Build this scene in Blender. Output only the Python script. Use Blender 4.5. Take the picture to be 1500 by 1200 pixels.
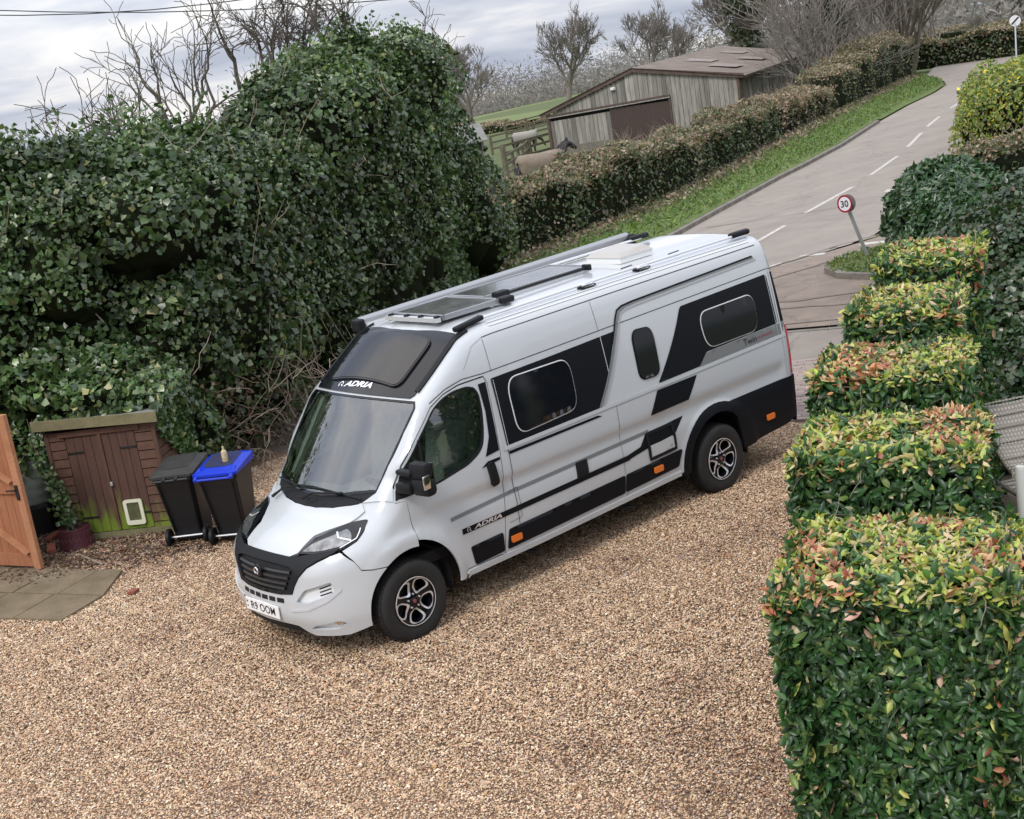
import bpy, bmesh, math, random
import numpy as np
from mathutils import Vector, Matrix
from mathutils.geometry import delaunay_2d_cdt

for o in list(bpy.data.objects): bpy.data.objects.remove(o)
SC = bpy.context.scene
# ------------------------------------------------------------------ camera
cam = bpy.data.cameras.new('camera'); camo = bpy.data.objects.new('camera', cam)
SC.collection.objects.link(camo); SC.camera = camo
def cam_axes(a, b, c):
    f = Vector((math.cos(a)*math.cos(b), math.sin(a)*math.cos(b), math.sin(b)))
    r = Vector((math.sin(a), -math.cos(a), 0)); u = r.cross(f)
    return r*math.cos(c)+u*math.sin(c), -r*math.sin(c)+u*math.cos(c), f
_r, _u, _f = cam_axes(math.radians(230.0848), math.radians(-14.03933), math.radians(-9.12734))
camo.matrix_world = Matrix(((_r.x,_u.x,-_f.x,6.61837),(_r.y,_u.y,-_f.y,10.51148),(_r.z,_u.z,-_f.z,4.76159),(0,0,0,1)))
cam.sensor_width = 36; cam.lens = 50.93; cam.clip_start = .1; cam.clip_end = 6000
# ------------------------------------------------------------------ world and sun
SUN_EL, SUN_AZ = math.radians(48), math.radians(20)      # azimuth of the sun in the xy plane, measured from +x
W = bpy.data.worlds.new('World'); SC.world = W; W.use_nodes = True
nt = W.node_tree; N = nt.nodes; L = nt.links; N.clear()
out = N.new('ShaderNodeOutputWorld'); bg = N.new('ShaderNodeBackground'); bg.inputs['Strength'].default_value = .10
sky = N.new('ShaderNodeTexSky'); sky.sky_type = 'NISHITA'; sky.sun_disc = False
sky.sun_elevation = SUN_EL; sky.sun_rotation = math.pi/2-SUN_AZ
tc = N.new('ShaderNodeTexCoord')
sep = N.new('ShaderNodeSeparateXYZ'); L.new(tc.outputs['Generated'], sep.inputs[0])
# cloud deck: project the direction on to a plane overhead so clouds flatten toward the horizon
ad = N.new('ShaderNodeMath'); ad.operation='ADD'; ad.inputs[1].default_value=.16; L.new(sep.outputs['Z'], ad.inputs[0])
mx0 = N.new('ShaderNodeMath'); mx0.operation='MAXIMUM'; mx0.inputs[1].default_value=.08; L.new(ad.outputs[0], mx0.inputs[0])
comb = N.new('ShaderNodeCombineXYZ')
for k,ax in enumerate('XY'):
    dv = N.new('ShaderNodeMath'); dv.operation='DIVIDE'; L.new(sep.outputs[ax], dv.inputs[0]); L.new(mx0.outputs[0], dv.inputs[1]); L.new(dv.outputs[0], comb.inputs[k])
n1 = N.new('ShaderNodeTexNoise'); n1.inputs['Scale'].default_value=1.0; n1.inputs['Detail'].default_value=7; n1.inputs['Roughness'].default_value=.52; n1.inputs['Distortion'].default_value=.35
L.new(comb.outputs[0], n1.inputs['Vector'])
cr = N.new('ShaderNodeValToRGB'); e = cr.color_ramp.elements
e[0].position=.36; e[0].color=(4.5,5.0,6.3,1); e[1].position=.64; e[1].color=(10.6,10.3,10.1,1)
m=cr.color_ramp.elements.new(.5); m.color=(6.9,7.2,8.2,1)
L.new(n1.outputs['Fac'], cr.inputs[0])
# overcast luminance: brighter toward the zenith
zr = N.new('ShaderNodeMapRange'); zr.inputs[1].default_value=0; zr.inputs[2].default_value=.9; zr.inputs[3].default_value=.84; zr.inputs[4].default_value=1.95
L.new(sep.outputs['Z'], zr.inputs[0])
vm = N.new('ShaderNodeVectorMath'); vm.operation='SCALE'; L.new(cr.outputs[0], vm.inputs[0]); L.new(zr.outputs[0], vm.inputs['Scale'])
mix = N.new('ShaderNodeMix'); mix.data_type='RGBA'; mix.inputs[0].default_value=.86
L.new(sky.outputs[0], mix.inputs['A']); L.new(vm.outputs[0], mix.inputs['B'])
L.new(mix.outputs['Result'], bg.inputs['Color']); L.new(bg.outputs[0], out.inputs['Surface'])
sl = bpy.data.lights.new('sun', 'SUN'); sl.energy = 1.5; sl.angle = math.radians(14); sl.color=(1,.955,.89)
so = bpy.data.objects.new('sun', sl); SC.collection.objects.link(so)
so.rotation_euler = Vector((math.cos(SUN_EL)*math.cos(SUN_AZ), math.cos(SUN_EL)*math.sin(SUN_AZ), math.sin(SUN_EL))).to_track_quat('Z','Y').to_euler()
SC.view_settings.view_transform='Standard'; SC.view_settings.look='None'; SC.view_settings.exposure=.33; SC.view_settings.gamma=1; SC.view_settings.use_curve_mapping=False
SC.render.engine='CYCLES'

# ------------------------------------------------------------------ helpers
COL = SC.collection
rnd = random.Random(7); rg = np.random.default_rng(11)
def tag(o, label=None, cat=None, group=None, kind=None):
    for k, v in (('label',label),('category',cat),('group',group),('kind',kind)):
        if v: o[k] = v
    return o
def thing(name, label, cat, loc=(0,0,0), rz=0, group=None):
    o = bpy.data.objects.new(name, None); COL.objects.link(o); o.location = loc; o.rotation_euler = (0,0,rz)
    o.empty_display_size=.2
    return tag(o, label, cat, group)
def link(name, me, parent=None, m=None, world=True):
    o = bpy.data.objects.new(name, me); COL.objects.link(o)
    if m is not None and not me.materials: me.materials.append(m)
    if parent is not None:
        o.parent = parent
        if world:      # geometry was given in world coordinates
            p = Vector((0,0,0)); q = parent
            while q is not None: p += Vector(q.location); q = q.parent
            if p.length: me.transform(Matrix.Translation(-p))
    return o
def mesh(name, V, F, smooth=False, col=None):
    me = bpy.data.meshes.new(name)
    V = np.asarray(V, dtype=np.float32)
    if isinstance(F, np.ndarray):
        nf, k = F.shape
        me.vertices.add(len(V)); me.vertices.foreach_set('co', V.ravel())
        me.loops.add(nf*k); me.loops.foreach_set('vertex_index', F.astype(np.int32).ravel())
        me.polygons.add(nf); me.polygons.foreach_set('loop_start', np.arange(0, nf*k, k, dtype=np.int32))
        me.update(calc_edges=True)
    else:
        me.from_pydata([tuple(map(float, v)) for v in V], [], F)
    if smooth: me.polygons.foreach_set('use_smooth', [True]*len(me.polygons))
    if col is not None:
        a = me.color_attributes.new('Col','FLOAT_COLOR','POINT')
        c = np.ones((len(V),4), np.float32); c[:,:3] = col; a.data.foreach_set('color', c.ravel())
    me.update()
    return me
class MB:
    def __init__(s): s.v=[]; s.f=[]
    def add(s, V, F):
        n=len(s.v); s.v+= [tuple(v) for v in V]; s.f += [[i+n for i in f] for f in F]; return s
    def box(s, c, d, rot=None, taper=1.0, bev=0):
        x,y,z=[a/2 for a in d]
        if bev>0:
            bm=bmesh.new(); bmesh.ops.create_cube(bm,size=1)
            for v in bm.verts: v.co=Vector((v.co.x*d[0],v.co.y*d[1],v.co.z*d[2]))
            bmesh.ops.bevel(bm,geom=bm.edges[:],offset=min(bev,min(d)*.45),segments=2,profile=.5,affect='EDGES')
            bm.verts.index_update()
            P=[v.co.copy() for v in bm.verts]; F=[[v.index for v in f.verts] for f in bm.faces]; bm.free()
        else:
            P=[Vector((sx*x,sy*y,sz*z)) for sz in (-1,1) for sy in (-1,1) for sx in (-1,1)]
            F=[[0,2,3,1],[4,5,7,6],[0,1,5,4],[2,6,7,3],[0,4,6,2],[1,3,7,5]]
        if taper!=1: P=[Vector((p.x*(taper if p.z<0 else 1),p.y*(taper if p.z<0 else 1),p.z)) for p in P]
        if rot is not None: P=[rot@p for p in P]
        return s.add([p+Vector(c) for p in P], F)
    def beam(s, a, b, w, h, up=(0,0,1)):
        a=Vector(a); b=Vector(b); d=(b-a); l=d.length; d.normalize()
        y=Vector(up).cross(d); 
        if y.length<1e-4: y=Vector((1,0,0)).cross(d)
        y.normalize(); z=d.cross(y)
        R=Matrix((d,y,z)).transposed()
        return s.box((a+b)/2,(l,w,h),R)
    def tube(s, pts, r, n=8, caps=True):
        pts=[Vector(p) for p in pts]; rr=r if hasattr(r,'__len__') else [r]*len(pts)
        V=[];F=[]; prev=None
        for i,p in enumerate(pts):
            t=(pts[min(i+1,len(pts)-1)]-pts[max(i-1,0)]).normalized()
            if prev is None: a=t.orthogonal().normalized()
            else: a=(prev-t*prev.dot(t)).normalized()
            prev=a; b=t.cross(a)
            for k in range(n): V.append(p+(a*math.cos(2*math.pi*k/n)+b*math.sin(2*math.pi*k/n))*rr[i])
        for i in range(len(pts)-1):
            for k in range(n): F.append([i*n+k,i*n+(k+1)%n,(i+1)*n+(k+1)%n,(i+1)*n+k])
        if caps: F.append(list(range(n))[::-1]); F.append([(len(pts)-1)*n+k for k in range(n)])
        return s.add(V,F)
    def lathe(s, prof, c=(0,0,0), n=24, R=None):
        V=[];F=[]
        for (r,z) in prof:
            for k in range(n):
                q=Vector((r*math.cos(2*math.pi*k/n), r*math.sin(2*math.pi*k/n), z)); V.append((R@q if R else q)+Vector(c))
        for i in range(len(prof)-1):
            for k in range(n): F.append([i*n+k,i*n+(k+1)%n,(i+1)*n+(k+1)%n,(i+1)*n+k])
        return s.add(V,F)
    def prism(s, poly, z0, z1, R=None, c=(0,0,0)):
        n=len(poly); V=[Vector((x,y,z)) for z in (z0,z1) for x,y in poly]
        if R: V=[R@v for v in V]
        V=[v+Vector(c) for v in V]
        return s.add(V,[list(range(n))[::-1],[n+i for i in range(n)]]+[[i,(i+1)%n,n+(i+1)%n,n+i] for i in range(n)])
    def build(s, name, m, parent=None, smooth=False, world=True, angle=None):
        me=mesh(name, s.v, s.f, smooth)
        if smooth:
            me.set_sharp_from_angle(angle=math.radians(angle or 40))
        return link(name, me, parent, m, world)
# ---- materials
def mat(name, c, rough=.6, metal=0, c2=None, scale=5, fac=.5, bump=0, bscale=None, spec=.5, coat=0, stretch=None, detail=6, trans=0, obj=True, alpha=1, vcol=False, sub=0):
    m=bpy.data.materials.new(name); m.use_nodes=True; n=m.node_tree.nodes; l=m.node_tree.links; b=n['Principled BSDF']
    b.inputs['Roughness'].default_value=rough; b.inputs['Metallic'].default_value=metal; b.inputs['Specular IOR Level'].default_value=spec
    if coat: b.inputs['Coat Weight'].default_value=coat; b.inputs['Coat Roughness'].default_value=.05
    if trans: b.inputs['Transmission Weight'].default_value=trans
    if alpha<1: b.inputs['Alpha'].default_value=alpha
    c=tuple(c)+(1,); b.inputs['Base Color'].default_value=c
    t=n.new('ShaderNodeTexCoord'); mp=n.new('ShaderNodeMapping'); l.new(t.outputs['Object'], mp.inputs[0])
    if stretch: mp.inputs['Scale'].default_value=stretch
    base=None
    if vcol:
        at=n.new('ShaderNodeVertexColor'); at.layer_name='Col'; base=at.outputs[0]
        if trans or sub:
            pass
        l.new(base, b.inputs['Base Color'])
    if c2 is not None:
        no=n.new('ShaderNodeTexNoise'); no.inputs['Scale'].default_value=scale; no.inputs['Detail'].default_value=detail; no.inputs['Roughness'].default_value=.65; l.new(mp.outputs[0], no.inputs['Vector'])
        r=n.new('ShaderNodeMapRange'); r.inputs[1].default_value=.5-.22*(1.3-fac); r.inputs[2].default_value=.5+.22*(1.3-fac); l.new(no.outputs['Fac'], r.inputs[0])
        mx=n.new('ShaderNodeMix'); mx.data_type='RGBA'; l.new(r.outputs[0], mx.inputs[0])
        if base is None: mx.inputs['A'].default_value=c
        else: l.new(base, mx.inputs['A'])
        mx.inputs['B'].default_value=tuple(c2)+(1,); l.new(mx.outputs['Result'], b.inputs['Base Color'])
    if bump:
        no2=n.new('ShaderNodeTexNoise'); no2.inputs['Scale'].default_value=bscale or scale*4; no2.inputs['Detail'].default_value=5; l.new(mp.outputs[0], no2.inputs['Vector'])
        bp=n.new('ShaderNodeBump'); bp.inputs['Strength'].default_value=bump; bp.inputs['Distance'].default_value=.02; l.new(no2.outputs['Fac'], bp.inputs['Height']); l.new(bp.outputs[0], b.inputs['Normal'])
    return m
def leafmat(name, rough=.38, tr=.25, spec=.5):
    m=bpy.data.materials.new(name); m.use_nodes=True; n=m.node_tree.nodes; l=m.node_tree.links; b=n['Principled BSDF']
    at=n.new('ShaderNodeVertexColor'); at.layer_name='Col'; l.new(at.outputs[0], b.inputs['Base Color'])
    b.inputs['Roughness'].default_value=rough; b.inputs['Specular IOR Level'].default_value=spec
    if tr:
        t=n.new('ShaderNodeBsdfTranslucent'); g=n.new('ShaderNodeMix'); g.data_type='RGBA'; g.blend_type='MULTIPLY'; g.inputs[0].default_value=1; g.inputs['B'].default_value=(1.2,1.5,.6,1)
        l.new(at.outputs[0], g.inputs['A']); l.new(g.outputs['Result'], t.inputs[0])
        ms=n.new('ShaderNodeMixShader'); ms.inputs[0].default_value=tr; l.new(b.outputs[0], ms.inputs[1]); l.new(t.outputs[0], ms.inputs[2]); l.new(ms.outputs[0], n['Material Output'].inputs[0])
    return m
def vnoise(P, s=1.0, seed=0):
    """cheap smooth pseudo noise in -1..1 on an (n,3) array"""
    r=np.random.default_rng(seed); o=np.zeros(len(P))
    for k in range(7):
        w=r.normal(size=3)*s*(1+.35*k); o+=np.sin(P@w+r.uniform(0,6.28))*(1/(1+.25*k))
    return o/3.2
def frames(nrm):
    a=np.cross(nrm, np.array([0,0,1.])+1e-3*rg.normal(size=nrm.shape)); a/=np.linalg.norm(a,axis=1,keepdims=True)+1e-9
    return a, np.cross(nrm,a)
def leaves(P, nrm, size, col, aspect=.6, tilt=.6, droop=.5, fold=.15, quad=False):
    """leaf-shaped faces at P, roughly facing nrm; col (n,3). returns V,F,C"""
    n=len(P); nrm=nrm+rg.normal(size=(n,3))*tilt; nrm/=np.linalg.norm(nrm,axis=1,keepdims=True)
    a,b=frames(nrm)                                   # b points up along the surface
    th=rg.normal(size=n)*1.1; ca,sa=np.cos(th)[:,None],np.sin(th)[:,None]
    up=b*ca+a*sa; side=np.cross(up,nrm)
    up=-up if droop>0 else up
    s=(size*rg.uniform(.65,1.25,n))[:,None] if np.isscalar(size) else size[:,None]
    if not quad:
        base=P-up*s*.5; tip=P+up*s*.5-nrm*s*.12; l=P-up*s*.2+side*s*aspect*.5-nrm*s*fold; r=P-up*s*.2-side*s*aspect*.5-nrm*s*fold
        V=np.stack([base,l,tip,r],1).reshape(-1,3); i=np.arange(n)[:,None]*4
        F=np.concatenate([i+np.array([[0,2,1]]), i+np.array([[0,3,2]])]); C=np.repeat(col,4,0)
    else:
        base=P-up*s*.5; tip=P+up*s*.5-nrm*s*.18; m=P+nrm*s*.05; m2=P+up*s*.25-nrm*s*.0
        l1=P-up*s*.22+side*s*aspect*.42-nrm*s*fold; r1=P-up*s*.22-side*s*aspect*.42-nrm*s*fold
        l2=P+up*s*.16+side*s*aspect*.40-nrm*s*(fold+.05); r2=P+up*s*.16-side*s*aspect*.40-nrm*s*(fold+.05)
        V=np.stack([base,l1,l2,tip,r2,r1,m2],1).reshape(-1,3); i=np.arange(n)[:,None]*7
        F=np.concatenate([i+np.array([t]) for t in ([0,6,1],[1,6,2],[2,6,3],[3,6,4],[4,6,5],[5,6,0])]); C=np.repeat(col,7,0)
    return V,F,C
def merge(parts):
    V=[];F=[];C=[];n=0
    for v,f,c in parts: V.append(v);F.append(f+n);C.append(c);n+=len(v)
    return np.concatenate(V),np.concatenate(F),np.concatenate(C)
def pal(n, cols, w, jit=.18):
    cols=np.array(cols); k=rg.choice(len(cols),n,p=np.array(w)/sum(w))
    return np.clip(cols[k]*(1+rg.normal(size=(n,1))*jit)*(1+rg.normal(size=(n,3))*jit*.3),.003,.9)
# ------------------------------------------------------------------ materials
M={}
M['paint']=mat('white_paint',(.50,.52,.53),rough=.28,coat=.9)
M['paint_trim']=mat('white_trim',(.66,.675,.68),rough=.45)
M['blackgloss']=mat('black_gloss',(.006,.007,.010),rough=.08,spec=.4)
M['blacksat']=mat('black_satin_graphic',(.006,.007,.0095),rough=.5,spec=.15)
M['plastic']=mat('black_plastic',(.010,.0105,.012),rough=.55,spec=.25)
M['dark']=mat('dark_cavity',(.006,.006,.007),rough=.8)
M['greystripe']=mat('grey_graphic',(.17,.175,.175),rough=.35)
M['lightgrey']=mat('light_grey_graphic',(.36,.37,.37),rough=.35)
M['silver']=mat('brushed_silver',(.74,.74,.75),rough=.35,metal=.55)
M['alu']=mat('aluminium',(.36,.37,.38),rough=.4,metal=.7)
M['chrome']=mat('chrome',(.8,.8,.82),rough=.12,metal=1)
M['tyre']=mat('tyre_rubber',(.010,.010,.010),rough=.75,c2=(.018,.017,.016),scale=9,bump=.25,bscale=120)
M['orange']=mat('orange_lens',(.75,.17,.02),rough=.2,coat=.5)
M['red']=mat('red_lens',(.42,.01,.012),rough=.15,coat=.6)
M['lens']=mat('lamp_silver',(.34,.35,.36),rough=.16,metal=.75,c2=(.12,.12,.13),scale=14)
M['plate']=mat('plate_white',(.78,.78,.76),rough=.4)
M['ink']=mat('ink_black',(.01,.01,.011),rough=.5)
M['inkred']=mat('ink_red',(.28,.06,.07),rough=.5)
M['white']=mat('white_gloss',(.8,.8,.8),rough=.3)
M['window_trim']=mat('window_trim_white',(.74,.74,.72),rough=.3)  # plain white frame colour, not emissive
M['solar']=mat('solar_glass',(.045,.046,.048),rough=.12,coat=.3,c2=(.12,.12,.115),scale=5)
M['cream']=mat('cream_lining',(.52,.53,.49),rough=.7)
M['seat']=mat('grey_seat_fabric',(.2,.2,.2),rough=.85,c2=(.28,.28,.27),scale=18)
def glass(name, tint, rough=.02, mixf=.02):
    m=bpy.data.materials.new(name); m.use_nodes=True; n=m.node_tree.nodes; l=m.node_tree.links; n.remove(n['Principled BSDF'])
    g=n.new('ShaderNodeBsdfGlossy'); g.inputs['Roughness'].default_value=rough
    t=n.new('ShaderNodeBsdfTransparent'); t.inputs[0].default_value=tint+(1,)
    fr=n.new('ShaderNodeFresnel'); fr.inputs[0].default_value=1.5
    ad=n.new('ShaderNodeMath'); ad.operation='MULTIPLY_ADD'; ad.inputs[1].default_value=1.25; ad.inputs[2].default_value=mixf; ad.use_clamp=True; l.new(fr.outputs[0],ad.inputs[0])
    ms=n.new('ShaderNodeMixShader'); l.new(ad.outputs[0],ms.inputs[0]); l.new(t.outputs[0],ms.inputs[1]); l.new(g.outputs[0],ms.inputs[2]); l.new(ms.outputs[0],n['Material Output'].inputs[0])
    return m
M['glass']=glass('cab_glass',(.60,.70,.65),mixf=.19)
M['smoke']=glass('smoked_glass',(.06,.06,.065),mixf=.02)
M['tyre_well']=M['dark']

# ------------------------------------------------------------------ motorhome surface
def itp(x,p):
    a=np.array(p,float); return np.interp(x,a[:,0],a[:,1])
def sm(a,b,k): return np.maximum(a,b)+np.maximum(k-np.abs(a-b),0)**2/(4*k)
def sst(a,b,x):
    t=np.clip((x-a)/(b-a),0,1); return t*t*(3-2*t)
PW=[(0.2,.90),(.3,.925),(.42,.94),(.7,.95),(1.0,.955),(1.18,.955),(1.34,.945),(1.5,.925),(1.7,.9),(1.9,.872),(2.1,.838),(2.25,.805),(2.5,.74),(2.7,.7)]
def bS(X,Z):
    w=(itp(Z-.04,PW)+itp(Z,PW)+itp(Z+.04,PW))/3
    w=w-.055*np.clip((X+1.0)/1.2,0,2)**1.5*sst(.85,1.2,Z)
    for xw in (0.0,-4.035):
        r=np.hypot(X-xw,Z-.36); w=w+(1 if xw==0 else .55)*.035*sst(.62,.545,r)
    w=w-.022*sst(.80,1.0,Z)*sst(1.085,1.035,Z)*sst(.0,-.4,X)*sst(-5.22,-5.1,X)
    return w
T0=[(-5.6,2.44),(-5.3,2.455),(-3,2.46),(-1.3,2.45),(-1.1,2.425),(-.95,2.37),(-.345,1.965),(.30,1.19),(.36,1.135),(.50,1.08),(.70,1.0),(.80,.94),(.92,.84),(1.1,.6)]
def bT(X,Y):
    x=X+.20*Y*Y; z=sum(itp(x+d,T0) for d in (-.04,-.02,0,.02,.04))/5
    f=sst(-1.3,-.9,X); return z-.06*Y*Y*f-.035*(Y/.75)**2*(1-f)
F0=[(.2,.84),(.31,.87),(.40,.905),(.55,.90),(.66,.885),(.8,.872),(.92,.82),(1.05,.66),(1.2,.4),(1.4,.2)]
FY=[(-1,0),(0,0),(.2,.012),(.42,.05),(.55,.085),(.7,.16),(.8,.25),(.88,.37),(.95,.5),(1.1,.9)]
def bF(Y,Z):
    a=np.abs(Y); return sum(itp(Z+d,F0) for d in (-.03,0,.03))/3-sum(itp(a+d,FY) for d in (-.03,0,.03))/3
def G(P):
    X,Y,Z=P[...,0],P[...,1],P[...,2]; ay=np.abs(Y)
    kk=.05+.09*sst(-.6,-1.3,X); g=sm(ay-bS(X,Z),Z-bT(X,Y),kk)
    g=sm(g,X-bF(Y,Z),.10); back=-5.37+.05*sst(1.0,2.5,Z)
    return sm(g,back-X,.12)
def solve(o,d,hi=1.9):
    a=np.zeros(len(o)); b=np.full(len(o),hi)
    for _ in range(26):
        m=(a+b)/2; g=G(o+d*m[:,None])<0; a=np.where(g,m,a); b=np.where(g,b,m)
    return o+d*a[:,None]
def grad(P):
    h=.004; g=np.stack([G(P+np.eye(3)[k]*h)-G(P-np.eye(3)[k]*h) for k in range(3)],-1)
    return g/(np.linalg.norm(g,axis=-1,keepdims=True)+1e-9)
R0=.15
def uv(P,pr):
    P=np.atleast_2d(np.array(P,float))
    if pr=='P': return np.stack([P[:,0],np.arctan2(P[:,2]-1.0,P[:,1])],1)
    if pr=='R': return np.stack([np.arctan2(P[:,1],P[:,0]-R0),P[:,2]],1)
    if pr=='B': return P[:,1:3]
    if pr=='S': return P[:,[0,2]]
    return P[:,:2]
def lift(U,pr):
    U=np.atleast_2d(U); z=np.zeros(len(U)); o1=z+1
    if pr=='P': return solve(np.stack([U[:,0],z,o1],1),np.stack([z,np.cos(U[:,1]),np.sin(U[:,1])],1))
    if pr=='R': return solve(np.stack([z+R0,z,U[:,1]],1),np.stack([np.cos(U[:,0]),np.sin(U[:,0]),z],1))
    if pr=='S': return solve(np.stack([U[:,0],z,U[:,1]],1),np.stack([z,o1,z],1))
    if pr=='B': return solve(np.stack([z-4.6,U[:,0],U[:,1]],1),np.stack([-o1,z,z],1))
    return solve(np.stack([U[:,0],U[:,1],z+.6],1),np.stack([z,z,o1],1),2.2)
def dens(poly,step):
    out=[]; n=len(poly)
    for i in range(n):
        a,b=np.array(poly[i]),np.array(poly[(i+1)%n]); k=max(1,int(np.ceil(np.linalg.norm(b-a)/step)))
        out+=[a+(b-a)*j/k for j in range(k)]
    return np.array(out)
def inside(pts,poly):
    x,y=pts[:,0],pts[:,1]; r=np.zeros(len(pts),bool); n=len(poly)
    for i in range(n):
        x1,y1=poly[i]; x2,y2=poly[(i+1)%n]
        if y1==y2: continue
        c=((y1>y)!=(y2>y))&(x<(x2-x1)*(y-y1)/(y2-y1)+x1); r^=c
    return r
def rounded(poly,r,n=4):
    out=[]; m=len(poly); P=[np.array(p,float) for p in poly]
    for i in range(m):
        a,b,c=P[i-1],P[i],P[(i+1)%m]; u=(a-b);v=(c-b); lu,lv=np.linalg.norm(u),np.linalg.norm(v); k=min(r,lu*.45,lv*.45)
        s,e=b+u/lu*k,b+v/lv*k
        for j in range(n+1):
            t=j/n; out.append((1-t)**2*s+2*t*(1-t)*b+t*t*e)
    return [tuple(p) for p in out]
def panel(name, U, pr, m, parent, off=0, rim=.012, holes=(), step=.05, usc=1.0, mirror=False, smooth=True, label=None):
    """a skin panel: outline U in projection coordinates pr, lifted to the body surface"""
    sc=np.array([1.0,usc]) if pr=='P' else np.array([usc,1.0])
    O=dens([np.array(p)*sc for p in U],step); H=[dens([np.array(p)*sc for p in h],step) for h in holes]
    lo,hi=O.min(0),O.max(0)
    gx,gy=np.meshgrid(np.arange(lo[0]+step*.5,hi[0],step),np.arange(lo[1]+step*.5,hi[1],step*.9)); gx=gx+((np.arange(gx.shape[0])%2)*step*.5)[:,None]
    I=np.stack([gx.ravel(),gy.ravel()],1); I=I[inside(I,O)]
    for h in H: I=I[~inside(I,h)]
    B=np.concatenate([O]+H)
    if len(I):
        dmin=np.full(len(I),9.)
        for q in range(0,len(B),50): dmin=np.minimum(dmin,np.sqrt(((I[:,None]-B[None,q:q+50])**2).sum(-1)).min(1))
        I=I[dmin>step*.4]
    pts=np.concatenate([B,I]); edges=[]; s=0
    for c in [O]+H:
        n=len(c); edges+=[(s+i,s+(i+1)%n) for i in range(n)]; s+=n
    vs,es,fs,ov,oe,of=delaunay_2d_cdt([Vector(p) for p in pts],edges,[],0,1e-5)
    vs=np.array([tuple(v) for v in vs]); fs=[list(f) for f in fs]
    cen=np.array([vs[f].mean(0) for f in fs]); ok=inside(cen,O)
    for h in H: ok&=~inside(cen,h)
    fs=[f for f,k in zip(fs,ok) if k]
    P=lift(vs/sc,pr); Nn=grad(P); P=P+Nn*off
    # orient outward
    F=[]
    for f in fs:
        nn=np.cross(P[f[1]]-P[f[0]],P[f[2]]-P[f[0]])
        F.append(f if nn@Nn[f[0]]>0 else f[::-1])
    # rim: boundary edges pulled inward
    if rim:
        cnt={}
        for f in F:
            for i in range(len(f)):
                a,b=f[i],f[(i+1)%len(f)]; cnt[(a,b)]=1
        bd=[(a,b) for (a,b) in cnt if (b,a) not in cnt]; idx={}; PL=list(P)
        for a,b in bd:
            for v in (a,b):
                if v not in idx: idx[v]=len(PL); PL.append(P[v]-Nn[v]*rim)
        nf=len(F); F+= [[b,a,idx[a],idx[b]] for a,b in bd]; P=np.array(PL)
    me=mesh(name,P,F,smooth)
    if smooth: me.set_sharp_from_angle(angle=math.radians(38))
    o=link(name,me,parent,m)
    if label: o['label']=label
    if mirror:
        Q=P*np.array([1,-1,1]); me2=mesh(name,Q,[f[::-1] for f in F],smooth)
        if smooth: me2.set_sharp_from_angle(angle=math.radians(38))
        link(name,me2,parent,m)
    return o
def ribbon(name, U, pr, w, off, m, parent, step=.05, closed=False, mirror=False, th=0, label=None):
    U=[np.array(u,float) for u in U]; pts=[]
    seg=len(U) if closed else len(U)-1
    for i in range(seg):
        a,b=U[i],U[(i+1)%len(U)]; k=max(1,int(np.ceil(np.linalg.norm(b-a)/step))); pts+=[a+(b-a)*j/k for j in range(k)]
    if not closed: pts.append(U[-1])
    P=lift(np.array(pts),pr); Nn=grad(P); n=len(P)
    T=np.roll(P,-1,0)-np.roll(P,1,0)
    if not closed: T[0]=P[1]-P[0]; T[-1]=P[-1]-P[-2]
    T/=np.linalg.norm(T,axis=1,keepdims=True)+1e-9; S=np.cross(Nn,T)
    A=P+Nn*off+S*w/2; B=P+Nn*off-S*w/2
    V=[A,B]
    if th: V+=[P+Nn*(off-th)+S*w/2,P+Nn*(off-th)-S*w/2]
    V=np.concatenate(V); F=[]
    for i in range(n if closed else n-1):
        j=(i+1)%n; F.append([n+i,n+j,j,i])
        if th: F.append([i,j,2*n+j,2*n+i]); F.append([3*n+i,3*n+j,n+j,n+i])
    o=link(name,mesh(name,V,F,not th),parent,m)
    if label: o['label']=label
    if mirror: link(name,mesh(name,V*np.array([1,-1,1]),[f[::-1] for f in F],not th),parent,m)
    return o
def text_shape(s, h, bold=.0, shear=0, sx=1.0):
    cu=bpy.data.curves.new('t','FONT'); cu.body=s; cu.size=1; cu.offset=bold; cu.shear=shear; cu.resolution_u=3
    o=bpy.data.objects.new('t',cu); COL.objects.link(o); bpy.context.view_layer.update()
    me=bpy.data.meshes.new_from_object(o.evaluated_get(bpy.context.evaluated_depsgraph_get()))
    V=np.array([v.co[:2] for v in me.vertices]); F=[list(p.vertices) for p in me.polygons]
    bpy.data.objects.remove(o); V-=V.min(0); k=h/V[:,1].max(); V=V*np.array([k*sx,k]); return V,F
def surface_text(name, s, h, origin, du, dv, pr, m, parent, off=.004, bold=.02, shear=0, sx=1.0, fit=None):
    V,F=text_shape(s,h,bold,shear,sx)
    if fit: V[:,0]*=fit/V[:,0].max()
    U=np.array(origin)+V[:,:1]*np.array(du)+V[:,1:]*np.array(dv); P=lift(U,pr); Nn=grad(P); P=P+Nn*off
    f0=F[0]; 
    nn=np.cross(P[f0[1]]-P[f0[0]],P[f0[2]]-P[f0[0]])
    if nn@Nn[f0[0]]<0: F=[f[::-1] for f in F]
    return link(name,mesh(name,P,F),parent,m)
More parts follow.
